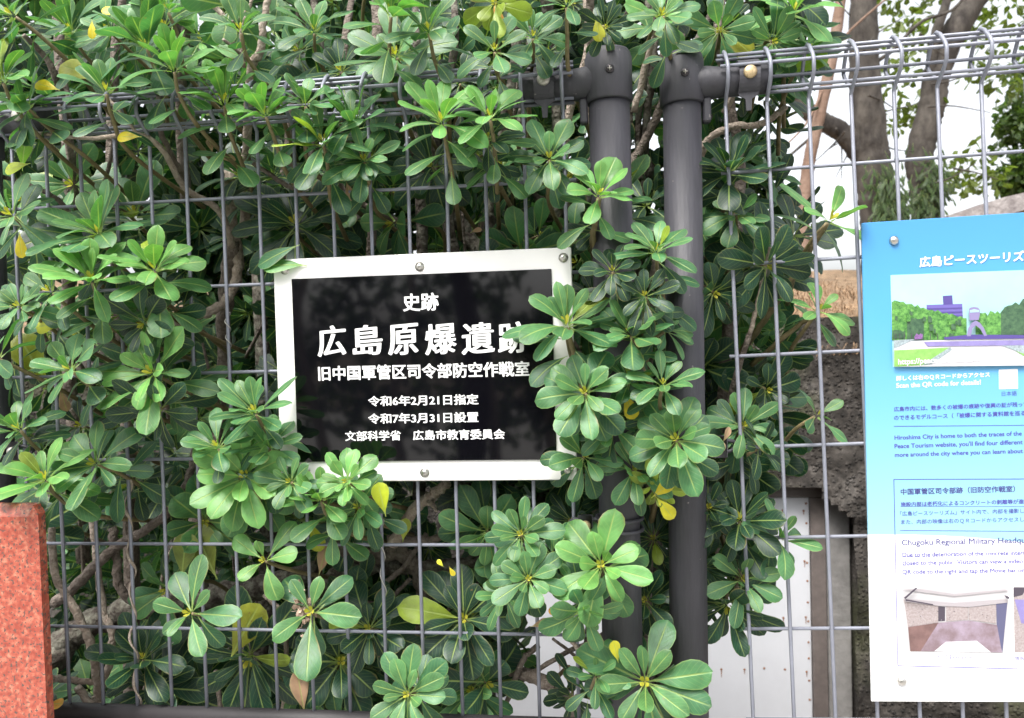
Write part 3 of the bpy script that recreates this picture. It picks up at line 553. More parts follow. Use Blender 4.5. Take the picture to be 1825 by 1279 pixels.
# grassy mound over the bunker
def mound_z(x, y):
    t = (y - YW) / 3.6; base = zwt + (0.62 * min(1, max(0, t)) ** 0.8) - 0.02 * max(0, y - 6) ** 2 * 0.4
    return base + 0.05 * math.sin(x * 2.3 + y) + 0.03 * math.sin(x * 5.1 - 2 * y) + 0.10 * math.tanh((0.9 - x) * 0.8)
xs = np.linspace(-4, 8, 70); ys = np.linspace(YW - 0.12, 11, 50)
m = MB(); V = [(x, y, mound_z(x, y)) for y in ys for x in xs]; nx = len(xs)
m.add(V, [(j * nx + i, j * nx + i + 1, (j + 1) * nx + i + 1, (j + 1) * nx + i) for j in range(len(ys) - 1) for i in range(nx - 1)])
M['thatch'] = mat('dry_turf', (0.07, 0.045, 0.025), 0.95, 0, 0, 18, 0.9, 60, col2=(0.30, 0.20, 0.115), detail=9)
struct(m.build('mound', M['thatch']))
# dry grass blades on the mound
m = MB(); n_ = 15000
for k in range(n_):
    x = rng.uniform(0.2, 4.2); y = YW - 0.14 + abs(rng.normal(0, 0.9)); z = mound_z(x, max(y, YW - 0.12)) - 0.01
    L_ = rng.uniform(0.03, 0.10); az = rng.uniform(0, 6.28); d = np.array([math.cos(az), math.sin(az) - 0.5, 0]) * L_ * rng.uniform(0.3, 1.0); wv = np.array([-math.sin(az), math.cos(az), 0]) * 0.0016
    p = np.array([x, y, z]); tip = p + d + (0, 0, L_ * rng.uniform(-0.3, 0.8)); mid = p + d * 0.45 + (0, 0, L_ * 0.5)
    m.add([p - wv, p + wv, mid + wv, mid - wv, tip], [(0, 1, 2, 3), (3, 2, 4)])
M['straw'] = mat('straw', (0.13, 0.075, 0.04), 0.8, 0, 0, 9, col2=(0.36, 0.24, 0.14)); o = m.build('dry_grass', M['straw']); o['kind'] = 'stuff'
# weathered coping at the right
def slab_px(name, pts, y0, y1, material):
    m = MB(); L = [(at(px, py, y0)[0], at(px, py, y0)[2]) for px, py in pts]
    if sum(a[0] * b[1] - b[0] * a[1] for a, b in zip(L, L[1:] + L[:1])) < 0: L.reverse()
    m.prism(L, y0, y1); return m.build(name, material, smooth=False)
M['coping'] = mat('weathered_coping', (0.13, 0.11, 0.11), 0.95, 0, 0, 14, 0.9, 40, col2=(0.36, 0.33, 0.32), detail=9)
tag(slab_px('coping', [(1690, 384), (1740, 366), (1790, 351), (1960, 312), (1960, 344), (1830, 372), (1790, 385), (1700, 410)], 3.2, 3.6, M['coping']), 'weathered grey coping rising to the right above the blue board', 'coping')

# ------------------------------------------------------------------ leaves
T_ = np.array([0, .08, .18, .32, .48, .63, .76, .87, .95, 1.0]); W_ = np.array([.045, .05, .15, .42, .72, .93, 1.0, .86, .56, .04])
T3 = np.array([0, .2, .5, .78, 1.0]); W3 = np.array([.05, .18, .75, 1.0, .05])
def leaf(mb, base, d, nrm, L, wd, tint, fold=0.2, droop=0.2, twist=0.0, lod=0, m=0, wave=0.0):
    """one obovate leaf: base point, direction, upper side normal, length, full width"""
    T, Wp = (T_, W_) if lod == 0 else (T3, W3); U = np.array([-1, -.55, 0, .55, 1]) if lod == 0 else np.array([-1, 0, 1.])
    d = d / np.linalg.norm(d); side = np.cross(nrm, d); side /= np.linalg.norm(side) + 1e-9; up = np.cross(d, side)
    hw = wd / 2; n = len(T); k = len(U)
    tt = np.repeat(T, k); uu = np.tile(U, n); lat = uu * np.repeat(Wp, k) * hw
    ang = twist * tt; zz = fold * np.abs(lat) * (1 - 0.55 * np.abs(uu)) * 1.6 - droop * L * tt ** 2 - 0.10 * np.abs(lat) * (np.abs(uu) > .9) + wave * hw * np.sin(tt * 9 + uu * 2) * np.abs(uu)
    l2 = lat * np.cos(ang) - zz * 0; z2 = zz + lat * np.sin(ang)
    x = tt * L * (1 - 0.25 * droop * tt)
    v = base + x[:, None] * d + l2[:, None] * side + z2[:, None] * up
    f = [(i * k + j, i * k + j + 1, (i + 1) * k + j + 1, (i + 1) * k + j) for i in range(n - 1) for j in range(k - 1)]
    f = [q_[::-1] for q_ in f]
    uv = np.c_[lat / wd + 0.5, tt]
    mb.add(v, f, m, uv, np.c_[np.tile(tint, (len(v), 1)), np.abs(uu)])
G_DARK = np.array([0.016, 0.054, 0.030]); G_MID = np.array([0.049, 0.150, 0.066]); G_FRESH = np.array([0.098, 0.255, 0.075]); G_YEL = np.array([0.22, 0.30, 0.03]); Y_ = np.array([0.62, 0.50, 0.02]); OR_ = np.array([0.62, 0.27, 0.04])  # dark includes some inner-row shade, fresh some skylight, on top of leaf colour
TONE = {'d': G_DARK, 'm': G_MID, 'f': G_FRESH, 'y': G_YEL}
def whorl_mesh(L, tone='m', n=10, lower=5, lod=0, r=None, flat=0.0, wr=0.40, bud=True, cup=0.0):
    r = r or random; mb = MB(); tint0 = TONE[tone]; a0 = r.random() * 6.28
    for k in range(n):
        t = (k + 0.5) / n; az = a0 + k * 2.39996 + r.uniform(-.12, .12)
        el = R((1 - cup) * (68 * (1 - t ** 0.8) - 4) + cup * (84 * (1 - t ** 1.5) + 6) + r.uniform(-13, 13)) * (1 - flat)
        q0 = 0.55 + 0.22 * cup; Lk = L * (q0 + (1 - q0) * min(1, t * 1.7)) * (r.uniform(.82, 1.10) if r.random() > .12 else r.uniform(.55, .8))
        d = np.array([math.cos(az) * math.cos(el), math.sin(az) * math.cos(el), math.sin(el)]); up = np.array([-math.cos(az) * math.sin(el), -math.sin(az) * math.sin(el), math.cos(el)])
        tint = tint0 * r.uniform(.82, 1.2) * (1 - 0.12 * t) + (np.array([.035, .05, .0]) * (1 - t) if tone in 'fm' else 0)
        if r.random() < 0.014: tint = G_YEL * r.uniform(.7, 1.1)
        base = np.array([math.cos(az), math.sin(az), 0]) * 0.003 + np.array([0, 0, 0.006 * (1 - t)])
        leaf(mb, base, d, up, Lk, Lk * wr * r.uniform(.78, 1.2), tint, r.uniform(-.06, .42), r.uniform(.02, .42), r.uniform(-.42, .42), lod, 0, r.uniform(0, .16))
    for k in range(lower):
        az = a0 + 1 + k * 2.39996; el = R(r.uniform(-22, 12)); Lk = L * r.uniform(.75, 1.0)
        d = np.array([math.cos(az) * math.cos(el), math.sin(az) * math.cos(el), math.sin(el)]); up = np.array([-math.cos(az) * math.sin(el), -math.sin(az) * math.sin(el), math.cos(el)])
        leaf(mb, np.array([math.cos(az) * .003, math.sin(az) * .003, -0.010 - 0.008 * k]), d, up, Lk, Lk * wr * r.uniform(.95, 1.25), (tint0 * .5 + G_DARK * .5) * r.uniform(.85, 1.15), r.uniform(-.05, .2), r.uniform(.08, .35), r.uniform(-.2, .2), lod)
    if bud and lod == 0:
        for k in range(4):
            az = a0 + k * 1.6; leaf(mb, np.array([0, 0, 0.004]), np.array([math.cos(az) * .35, math.sin(az) * .35, 1]), np.array([-math.cos(az), -math.sin(az), .35]), L * .20, L * .07, np.array([.46, .42, .05]), .1, .1, 0, 1)
    return mb
def axis_rot(ax):
    return Vector(ax).normalized().to_track_quat('Z', 'Y').to_euler()
# the four shrubs
SH = {
 'a': empty('pittosporum_shrub', 'leafy evergreen shrub left of the black plaque, its yellow leaves poking through the mesh', 'shrub', (0.10, 0.38, 0)),
 'b': empty('pittosporum_shrub', 'dark evergreen shrub behind and above the black plaque with thick mossy branches', 'shrub', (0.48, 0.42, 0)),
 'c': empty('pittosporum_shrub', 'bright evergreen shrub growing out between the two dark fence posts', 'shrub', (0.80, 0.36, 0)),
 'd': empty('pittosporum_shrub', 'sparse evergreen shrub right of the posts, in front of the white bunker door', 'shrub', (0.855, 0.46, 0)),
}
for o in SH.values(): o['group'] = 'evergreen shrubs along the fence'
COUNT = {k: 0 for k in SH}
def place_whorl(px, py, Rp, tone, ax, y=None, n=None, lower=None, key=None, flat=0.0, wr=None, seed=None, stem=True):
    r = random.Random(seed if seed is not None else int(px * 31 + py))
    if y is None: y = -0.035 - 0.05 * r.random()
    p = at(px, py, y); L = Rp * np.linalg.norm(p - CAM) / F * 0.98
    key = key or ('a' if px < 400 else 'b' if px < 925 else 'c' if px < 1240 else 'd'); root = SH[key]
    mb = whorl_mesh(L, tone, n or (r.randint(13, 18) if Rp > 85 else r.randint(11, 15)), r.randint(5, 9) if lower is None else lower, 0, r, flat, wr or r.uniform(.345, .44), cup=.85 if ax[2] > .85 else .45 if ax[2] > .7 else .1)
    me = mb.build('leaf_whorl', [M['leaf']], None, attrs=True, link=False)
    o = bpy.data.objects.new('leaf_whorl', me); C.objects.link(o); o.parent = root; o.location = p - np.array(root['base']); o.rotation_euler = axis_rot(ax)
    COUNT[key] += 1
    if stem:
        A = np.array(Vector(ax).normalized()); s0 = -A * 0.0; s1 = -A * 0.03; s2 = -A * 0.055 + np.array([r.uniform(-.015, .015), 0.03, -0.015]); s3 = s2 + np.array([r.uniform(-.03, .03), 0.07 + max(0, -y), -0.045])
        mt = np.array(o.rotation_euler.to_matrix()); pts = smooth_path([s0, s1, s2, s3], 4) @ mt
        sm = MB(); sm.tube(pts, np.linspace(0.0020, 0.0034, len(pts)), 7); so_ = sm.build('stem', M['stem'], None); so_.parent = o
    return o
U = (0.05, -0.62, 0.78); FC = (0.0, -0.90, 0.44); UP = (0.05, -0.48, 0.87); DN = (0.0, -0.92, -0.30); LT = (-0.5, -0.6, 0.6); RT = (0.5, -0.6, 0.6)
HAND = [
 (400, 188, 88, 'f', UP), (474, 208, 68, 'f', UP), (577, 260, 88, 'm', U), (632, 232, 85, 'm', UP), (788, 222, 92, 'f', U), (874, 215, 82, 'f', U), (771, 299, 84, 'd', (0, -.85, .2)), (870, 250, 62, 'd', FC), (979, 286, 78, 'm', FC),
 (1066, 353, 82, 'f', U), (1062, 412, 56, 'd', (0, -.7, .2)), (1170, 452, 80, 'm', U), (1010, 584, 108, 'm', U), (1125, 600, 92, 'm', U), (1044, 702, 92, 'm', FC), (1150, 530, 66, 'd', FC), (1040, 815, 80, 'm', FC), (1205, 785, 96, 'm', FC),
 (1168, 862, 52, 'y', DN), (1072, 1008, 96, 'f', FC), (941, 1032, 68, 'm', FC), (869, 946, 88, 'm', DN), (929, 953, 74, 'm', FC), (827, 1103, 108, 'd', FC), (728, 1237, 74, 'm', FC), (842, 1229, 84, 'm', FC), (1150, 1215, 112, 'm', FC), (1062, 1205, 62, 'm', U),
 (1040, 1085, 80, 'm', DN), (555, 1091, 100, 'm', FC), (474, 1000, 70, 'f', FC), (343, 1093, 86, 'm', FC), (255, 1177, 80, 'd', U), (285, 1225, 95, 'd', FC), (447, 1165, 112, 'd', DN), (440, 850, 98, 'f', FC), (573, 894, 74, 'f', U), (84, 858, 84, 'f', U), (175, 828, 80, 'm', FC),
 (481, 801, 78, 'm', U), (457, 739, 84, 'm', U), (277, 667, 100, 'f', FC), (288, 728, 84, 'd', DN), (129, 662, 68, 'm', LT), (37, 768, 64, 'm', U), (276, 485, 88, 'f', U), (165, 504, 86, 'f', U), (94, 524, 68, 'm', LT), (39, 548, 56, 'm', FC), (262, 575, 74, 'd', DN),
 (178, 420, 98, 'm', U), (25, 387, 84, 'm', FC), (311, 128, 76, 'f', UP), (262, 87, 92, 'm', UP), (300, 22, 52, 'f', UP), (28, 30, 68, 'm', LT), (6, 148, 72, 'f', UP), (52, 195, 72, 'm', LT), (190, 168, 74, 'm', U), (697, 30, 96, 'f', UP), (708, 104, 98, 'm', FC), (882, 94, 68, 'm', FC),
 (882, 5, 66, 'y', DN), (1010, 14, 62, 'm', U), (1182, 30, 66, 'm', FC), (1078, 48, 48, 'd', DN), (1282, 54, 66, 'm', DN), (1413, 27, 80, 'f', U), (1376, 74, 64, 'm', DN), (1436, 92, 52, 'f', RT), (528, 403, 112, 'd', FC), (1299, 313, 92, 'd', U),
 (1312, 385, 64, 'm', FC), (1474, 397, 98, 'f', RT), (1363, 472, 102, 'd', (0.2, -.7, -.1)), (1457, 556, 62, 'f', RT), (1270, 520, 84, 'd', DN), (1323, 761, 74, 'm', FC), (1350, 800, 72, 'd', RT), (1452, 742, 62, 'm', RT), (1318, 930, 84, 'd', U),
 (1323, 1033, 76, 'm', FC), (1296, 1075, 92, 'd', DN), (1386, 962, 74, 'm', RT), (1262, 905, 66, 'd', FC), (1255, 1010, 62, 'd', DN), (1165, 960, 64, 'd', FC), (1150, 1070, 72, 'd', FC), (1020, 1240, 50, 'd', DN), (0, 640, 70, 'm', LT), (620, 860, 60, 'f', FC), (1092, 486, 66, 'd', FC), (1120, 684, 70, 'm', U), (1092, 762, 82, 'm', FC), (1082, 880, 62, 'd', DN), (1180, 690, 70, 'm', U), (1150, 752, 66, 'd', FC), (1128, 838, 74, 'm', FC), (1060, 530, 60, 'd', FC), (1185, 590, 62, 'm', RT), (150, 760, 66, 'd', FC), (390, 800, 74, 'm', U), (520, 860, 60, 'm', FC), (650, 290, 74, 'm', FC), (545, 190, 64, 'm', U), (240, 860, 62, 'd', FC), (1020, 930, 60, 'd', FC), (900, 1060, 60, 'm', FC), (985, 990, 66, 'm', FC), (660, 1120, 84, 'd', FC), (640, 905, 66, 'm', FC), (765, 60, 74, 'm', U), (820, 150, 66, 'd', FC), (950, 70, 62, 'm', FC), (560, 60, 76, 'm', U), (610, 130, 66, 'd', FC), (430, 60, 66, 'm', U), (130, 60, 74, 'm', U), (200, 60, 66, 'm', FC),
]
BACKY = {(528, 403), (827, 1103), (255, 1177), (285, 1225), (447, 1165), (1363, 472), (1270, 520), (1262, 905), (1255, 1010), (1296, 1075), (771, 299), (869, 946), (1299, 313), (1165, 960), (1150, 1070), (842, 1229), (1062, 412), (1020, 1240), (1282, 54), (1376, 74), (1413, 27), (1436, 92), (1474, 397), (1457, 556), (1452, 742), (708, 104), (1060, 530), (150, 760), (230, 330), (240, 860), (1020, 930), (660, 1120), (820, 150), (610, 130), (560, 60), (130, 60), (200, 60), (1082, 880)}
FEW = {(1474, 397): (5, 2), (474, 1000): (6, 0), (343, 1093): (8, 1), (555, 1091): (6, 3), (1457, 556): (8, 2), (1452, 742): (6, 0), (1386, 962): (8, 2)}
for h in HAND:
    px, py, Rp, tone, ax = h; n, lo = FEW.get((px, py), (None, None))
    y = None
    if (px, py) in BACKY: y = 0.03 + 0.04 * random.Random(px).random()
    if px > 1245 and y is None: y = 0.035
    jx = random.Random(px * 3 + py).uniform(-.22, .22)
    place_whorl(px, py, Rp, tone, (ax[0] + jx, ax[1], ax[2]), y, n, lo)
# second row, just behind the wires: more whorls of the same shrubs, fewer where the photo shows bare wood
GAPS = [(320, 320, 500, 640, .9), (70, 930, 275, 1300, 1.0), (590, 940, 800, 1075, .95), (1040, 180, 1250, 280, .3), (930, 1060, 1090, 1279, 1.0), (1390, 600, 1560, 1279, 1.0), (1320, 1060, 1560, 1279, 1.0), (1440, 0, 1825, 470, 1.0), (1400, 150, 1500, 420, .8), (1530, 380, 1825, 1279, 1), (1240, 640, 1400, 740, .2), (1290, 560, 1560, 640, .7), (1345, 840, 1560, 1420, 1.0), (1255, 1040, 1560, 1420, 1.0), (900, 1030, 1110, 1420, 1.0), (1395, 470, 1560, 610, .85), (1385, 100, 1560, 340, 1.0)]
def gap(px, py, rr):
    for x0, y0, x1, y1, g_ in GAPS:
        if x0 <= px <= x1 and y0 <= py <= y1 and rr.random() < g_: return True
    return False
rr = random.Random(5); k = 0
while k < 78:
    px, py = rr.uniform(-60, 1480), rr.uniform(-60, 1320)
    if gap(px, py, rr): continue
    key = 'a' if px < 380 else 'b' if px < 935 else 'c' if px < 1230 else 'd'
    if COUNT[key] >= 98: k += 1; continue
    y = 0.05 + 0.16 * rr.random()
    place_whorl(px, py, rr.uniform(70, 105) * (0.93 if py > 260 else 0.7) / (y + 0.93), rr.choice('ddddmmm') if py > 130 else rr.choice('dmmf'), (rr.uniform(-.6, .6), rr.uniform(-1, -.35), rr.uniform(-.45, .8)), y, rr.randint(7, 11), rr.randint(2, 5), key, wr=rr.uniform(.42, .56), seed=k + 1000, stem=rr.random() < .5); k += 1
# deep foliage of each shrub
protos = []; protos_near = []
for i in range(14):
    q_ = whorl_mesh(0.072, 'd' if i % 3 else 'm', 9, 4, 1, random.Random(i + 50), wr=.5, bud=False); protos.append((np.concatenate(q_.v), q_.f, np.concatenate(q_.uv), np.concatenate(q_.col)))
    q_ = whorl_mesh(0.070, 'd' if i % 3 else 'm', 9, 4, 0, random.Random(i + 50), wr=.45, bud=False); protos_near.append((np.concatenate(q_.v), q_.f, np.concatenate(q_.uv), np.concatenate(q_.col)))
def deep(key, parts):
    mb = MB(); r = random.Random(hash(key) % 97 + 3)
    r = random.Random({'a': 1, 'b': 2, 'c': 3, 'd': 4}[key])
    for n, xr, yr, zr, ok in parts:
      c = 0
      while c < n:
        p = np.array([r.uniform(*xr), r.uniform(*yr), r.uniform(*zr)])
        if not ok(p): continue
        v, f, uv, col = r.choice(protos_near if key in 'cd' else protos); e = Vector((r.uniform(-.8, .8), r.uniform(-1, .3), r.uniform(-.3, 1))).normalized().to_track_quat('Z', 'Y').to_matrix() @ Matrix.Rotation(r.random() * 6.28, 3, 'Z')
        mb.add(v @ np.array(e).T * r.uniform(.8, 1.25) + p, f, 0, uv, col); c += 1
    o = mb.build('foliage', M['leaf'], SH[key], attrs=True); o['kind'] = 'stuff'
def pix(p):
    q_ = (np.asarray(p) - CAM) @ MC; return 912.5 + F * q_[0] / q_[1], 639.5 - F * q_[2] / q_[1]
rg = random.Random(9)
def okg(p):
    px, py = pix(p); return not (gap(px, py, rg) if px > 920 else (90 < px < 500 and p[1] < .45 and gap(px, py, rg)))
inpix = lambda x0, y0, x1, y1: (lambda p: x0 < pix(p)[0] < x1 and y0 < pix(p)[1] < y1)
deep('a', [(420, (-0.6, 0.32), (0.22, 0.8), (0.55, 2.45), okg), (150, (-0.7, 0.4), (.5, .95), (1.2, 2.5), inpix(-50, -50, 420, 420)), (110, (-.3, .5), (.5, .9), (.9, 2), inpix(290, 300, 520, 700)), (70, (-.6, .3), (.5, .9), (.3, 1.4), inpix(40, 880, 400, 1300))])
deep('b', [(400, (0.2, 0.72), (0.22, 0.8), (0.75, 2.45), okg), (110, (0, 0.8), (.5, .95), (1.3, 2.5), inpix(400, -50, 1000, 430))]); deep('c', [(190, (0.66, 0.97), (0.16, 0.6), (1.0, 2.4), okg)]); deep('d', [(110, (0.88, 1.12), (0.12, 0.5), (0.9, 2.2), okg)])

# ------------------------------------------------------------------ wood of the shrubs
def branch(key, pts, r0, r1, m='bark', seg=9, name='branch', jit=0.07):
    P3 = np.array([at(*p) for p in pts]); S_ = smooth_path(P3, 8); S_[1:-1] += rng.normal(0, r0 * 0.12, (len(S_) - 2, 3))
    mb = MB(); mb.tube(S_, np.linspace(r0, r1, len(S_)), seg, jitter=jit); return mb.build(name, M[m], SH[key])
branch('a', [(60, 236, -.03), (160, 246, -.03), (246, 240, -.01), (290, 268, .01), (330, 335, .05), (390, 375, .09), (415, 440, .12)], .0022, .0055, 'pale_bark')
branch('a', [(246, 240, -.01), (215, 200, -.02), (188, 170, -.03)], .0024, .0016, 'pale_bark')
branch('a', [(408, 300, .16), (415, 400, .15), (425, 470, .15), (412, 520, .13), (380, 555, .10), (340, 565, .09), (290, 590, .12)], .009, .006, 'pale_bark')
branch('a', [(415, 430, .14), (400, 560, .2), (395, 760, .28), (330, 1000, .3), (250, 1300, .36)], .010, .016, 'bark')
branch('a', [(-10, 310, .02), (60, 333, .03), (108, 360, .06), (150, 420, .1)], .0032, .0036, 'bark')
branch('a', [(42, 62, .0), (75, 95, .03), (100, 140, .05), (120, 230, .12), (140, 420, .2)], .003, .007, 'bark')
branch('a', [(283, 170, .0), (287, 235, .03), (330, 320, .1)], .0035, .004, 'bark')
branch('a', [(92, 940, .07), (97, 1017, .06), (120, 1065, .06), (141, 1098, .06), (168, 1178, .07), (180, 1290, .1)], .0052, .0065, 'pale_bark')
branch('a', [(100, 1075, .12), (130, 1050, .11), (195, 983, .1), (286, 926, .08), (330, 865, .08), (350, 800, .12)], .009, .0048, 'bark')
branch('a', [(200, 940, .12), (208, 1000, .11), (215, 1050, .11), (255, 1078, .12), (316, 1064, .13), (370, 1040, .16)], .007, .006, 'bark')
branch('a', [(160, 900, .14), (170, 980, .13), (182, 1080, .11), (200, 1130, .1), (190, 1200, .1), (150, 1290, .12)], .0048, .0062, 'pale_bark')
branch('a', [(86, 1180, .2), (140, 1125, .22), (260, 1080, .24), (380, 1060, .25), (470, 1048, .24), (560, 1020, .23)], .024, .018, 'lichen', 12)
branch('a', [(90, 1208, .05), (130, 1212, .07), (180, 1218, .1)], .005, .004, 'pale_bark'); branch('a', [(138, 1225, .03), (165, 1262, .04), (180, 1300, .05)], .0055, .005, 'pale_bark')
branch('a', [(100, 0, .2), (108, 120, .2), (125, 330, .22), (120, 600, .28), (150, 1000, .34)], .007, .013); branch('a', [(345, -20, .12), (330, 70, .14), (322, 180, .18), (330, 360, .25)], .006, .009, 'bark')
branch('a', [(220, -20, .2), (200, 150, .22), (205, 420, .25), (230, 800, .3), (235, 1300, .35)], .006, .015)
branch('b', [(480, -20, .04), (470, 40, .04), (462, 95, .05), (447, 125, .06), (440, 260, .12), (435, 420, .2)], .0042, .0075, 'pale_bark'); branch('b', [(372, 0, .05), (400, 32, .05), (410, 70, .06), (447, 112, .06)], .004, .004, 'pale_bark'); branch('b', [(398, 70, .0), (425, 92, .03), (447, 112, .06)], .002, .003, 'pale_bark')
branch('b', [(414, 40, .05), (440, 20, .04), (452, -10, .04)], .003, .002, 'pale_bark'); branch('b', [(435, 120, .06), (430, 60, .04), (438, 30, .03)], .003, .002, 'pale_bark')
branch('b', [(450, 290, .02), (520, 335, .05), (560, 350, .08), (610, 345, .12)], .003, .004, 'bark'); branch('b', [(500, 285, .01), (560, 312, .05), (600, 325, .08), (640, 360, .1), (720, 400, .14)], .003, .0045, 'bark')
branch('b', [(800, 370, .3), (850, 440, .3), (900, 425, .22), (950, 395, .2), (1010, 366, .2), (1100, 330, .22), (1180, 285, .24), (1260, 200, .28)], .014, .012, 'lichen', 12)
branch('b', [(870, 355, .2), (876, 420, .2), (860, 520, .24), (820, 900, .3)], .007, .011, 'lichen')
branch('b', [(590, 970, .16), (650, 990, .15), (711, 985, .15), (740, 1010, .16), (755, 1080, .2), (745, 1200, .24)], .013, .010, 'bark', 12); branch('b', [(560, 1060, .2), (620, 1014, .18), (700, 1008, .17), (790, 1010, .18), (900, 990, .22)], .014, .011, 'lichen', 12)
branch('b', [(700, 970, .1), (741, 905, .09), (775, 880, .08), (797, 862, .07)], .009, .0065, 'pale_bark'); branch('b', [(760, 890, .085), (772, 900, .07), (778, 912, .06)], .005, .002, 'pale_bark')
branch('b', [(690, 960, .1), (760, 962, .11), (808, 952, .12), (880, 970, .14)], .006, .005, 'bark')
branch('b', [(625, 1090, .12), (670, 1050, .12), (720, 1010, .13), (760, 950, .15)], .004, .004); branch('b', [(650, 1075, .1), (690, 1070, .12), (732, 1030, .14)], .003, .003, 'bark')
branch('b', [(470, 1060, .1), (505, 1100, .09), (510, 1200, .1), (500, 1300, .12)], .003, .004, 'pale_bark'); branch('b', [(384, 1195, .06), (392, 1250, .06), (398, 1300, .06)], .0034, .004, 'bark')
for px in (520, 565, 610, 655, 735, 800, 905, 950, 985): 
    j = rr.uniform(-25, 25); branch('b', [(px + j, -30, rr.uniform(.12, .3)), (px + rr.uniform(-20, 20), 90, .2), (px + rr.uniform(-25, 25), 260, .25), (px + rr.uniform(-40, 40), 480, .3), (px + rr.uniform(-60, 60), 900, .36)], rr.uniform(.004, .009), rr.uniform(.009, .014), rr.choice(['bark', 'lichen', 'bark']))
for px in (1020, 1060, 1110, 1145, 1165, 1200, 1235):
    branch('c', [(px + rr.uniform(-40, 70), -30, rr.uniform(.1, .2)), (px + rr.uniform(-20, 30), 90, .16), (px + rr.uniform(-15, 15), 220, .2), (px + rr.uniform(-30, 30), 420, .25), (px + rr.uniform(-40, 40), 700, .3)], rr.uniform(.003, .007), rr.uniform(.006, .010), rr.choice(['bark', 'pale_bark', 'lichen']))
branch('c', [(1100, 330, .22), (1150, 250, .2), (1185, 170, .17), (1215, 60, .14)], .008, .005, 'bark'); branch('c', [(1130, 200, .15), (1165, 60, .12), (1180, 35, .06)], .005, .003, 'pale_bark')
branch('c', [(1068, 352, -.05), (1060, 400, -.03), (1056, 440, .02), (1070, 520, .1)], .003, .004, 'stem'); branch('c', [(1012, 586, -.05), (1025, 640, -.03), (1042, 700, -.02), (1060, 760, .03), (1100, 830, .1)], .003, .0045, 'stem')
branch('c', [(1168, 455, -.04), (1160, 520, .0), (1158, 640, .06), (1160, 900, .12), (1150, 1200, .18)], .0032, .006); branch('c', [(1205, 787, -.05), (1180, 850, .0), (1160, 930, .06)], .003, .004, 'stem')
branch('c', [(905, 1190, .1), (940, 1203, .09), (985, 1222, .08), (1015, 1250, .08), (1045, 1300, .08)], .0085, .0105, 'bark', 11); branch('c', [(940, 1206, .09), (1000, 1168, .08), (1075, 1130, .07), (1130, 1060, .08)], .0035, .003); branch('c', [(985, 1138, .06), (1020, 1165, .07), (1050, 1195, .07), (1090, 1260, .1)], .002, .0025)
branch('c', [(1005, 1128, .0), (1025, 1150, -.01), (1055, 1190, -.03), (1085, 1215, -.04)], .0028, .0024, 'pale_bark'); branch('c', [(960, 1150, .08), (930, 1180, .08), (900, 1260, .09)], .004, .004)
branch('d', [(1240, 300, .16), (1262, 250, .14), (1306, 225, .12), (1356, 222, .12), (1400, 190, .12)], .006, .004, 'pale_bark'); branch('d', [(1336, 595, .06), (1352, 530, .05), (1366, 470, .05), (1372, 440, .05)], .003, .0026, 'pale_bark')
branch('d', [(1290, -30, .12), (1280, 60, .1), (1300, 180, .14), (1320, 320, .16), (1300, 560, .18), (1280, 800, .2), (1270, 1000, .24), (1200, 1290, .3)], .005, .011); branch('d', [(1336, 595, .06), (1300, 720, .12), (1285, 900, .18)], .0034, .005); branch('d', [(1323, 762, .04), (1305, 830, .08), (1280, 900, .14)], .0028, .004, 'stem'); branch('d', [(1474, 398, .04), (1440, 450, .07), (1370, 560, .12), (1310, 640, .16)], .003, .005, 'stem')
branch('d', [(1456, 556, .05), (1410, 590, .08), (1340, 650, .13)], .0025, .004, 'stem'); branch('d', [(1376, 78, .05), (1340, 110, .08), (1290, 200, .13)], .003, .004, 'pale_bark'); branch('d', [(1324, 1034, .04), (1300, 990, .08), (1280, 940, .14)], .0026, .004, 'stem')
for k in range(26):       # tangle of thin twigs inside
    px, py = rr.uniform(40, 1200), rr.uniform(-20, 1150); y = rr.uniform(.08, .3); a = rr.uniform(-1, 1); L_ = rr.uniform(80, 220)
    branch('a' if px < 380 else 'b' if px < 930 else 'c', [(px, py, y), (px + a * L_ * .4 + rr.uniform(-20, 20), py + L_ * .45, y + .03), (px + a * L_ * .7, py + L_, y + .08)], .0018, .0036, rr.choice(['bark', 'pale_bark', 'bark']), 7)
for key, (x, y) in (('a', (0.10, 0.38)), ('b', (0.48, 0.42)), ('c', (0.80, 0.36)), ('d', (0.855, 0.46))):
    mb = MB(); mb.tube(smooth_path([(x, y, -0.03), (x + .02, y, .3), (x - .02, y - .02, .7), (x + .02, y, 1.1), (x, y + .03, 1.6)], 8), np.linspace(.032, .012, 33), 12, jitter=.08); mb.build('trunk', M['lichen'], SH[key])
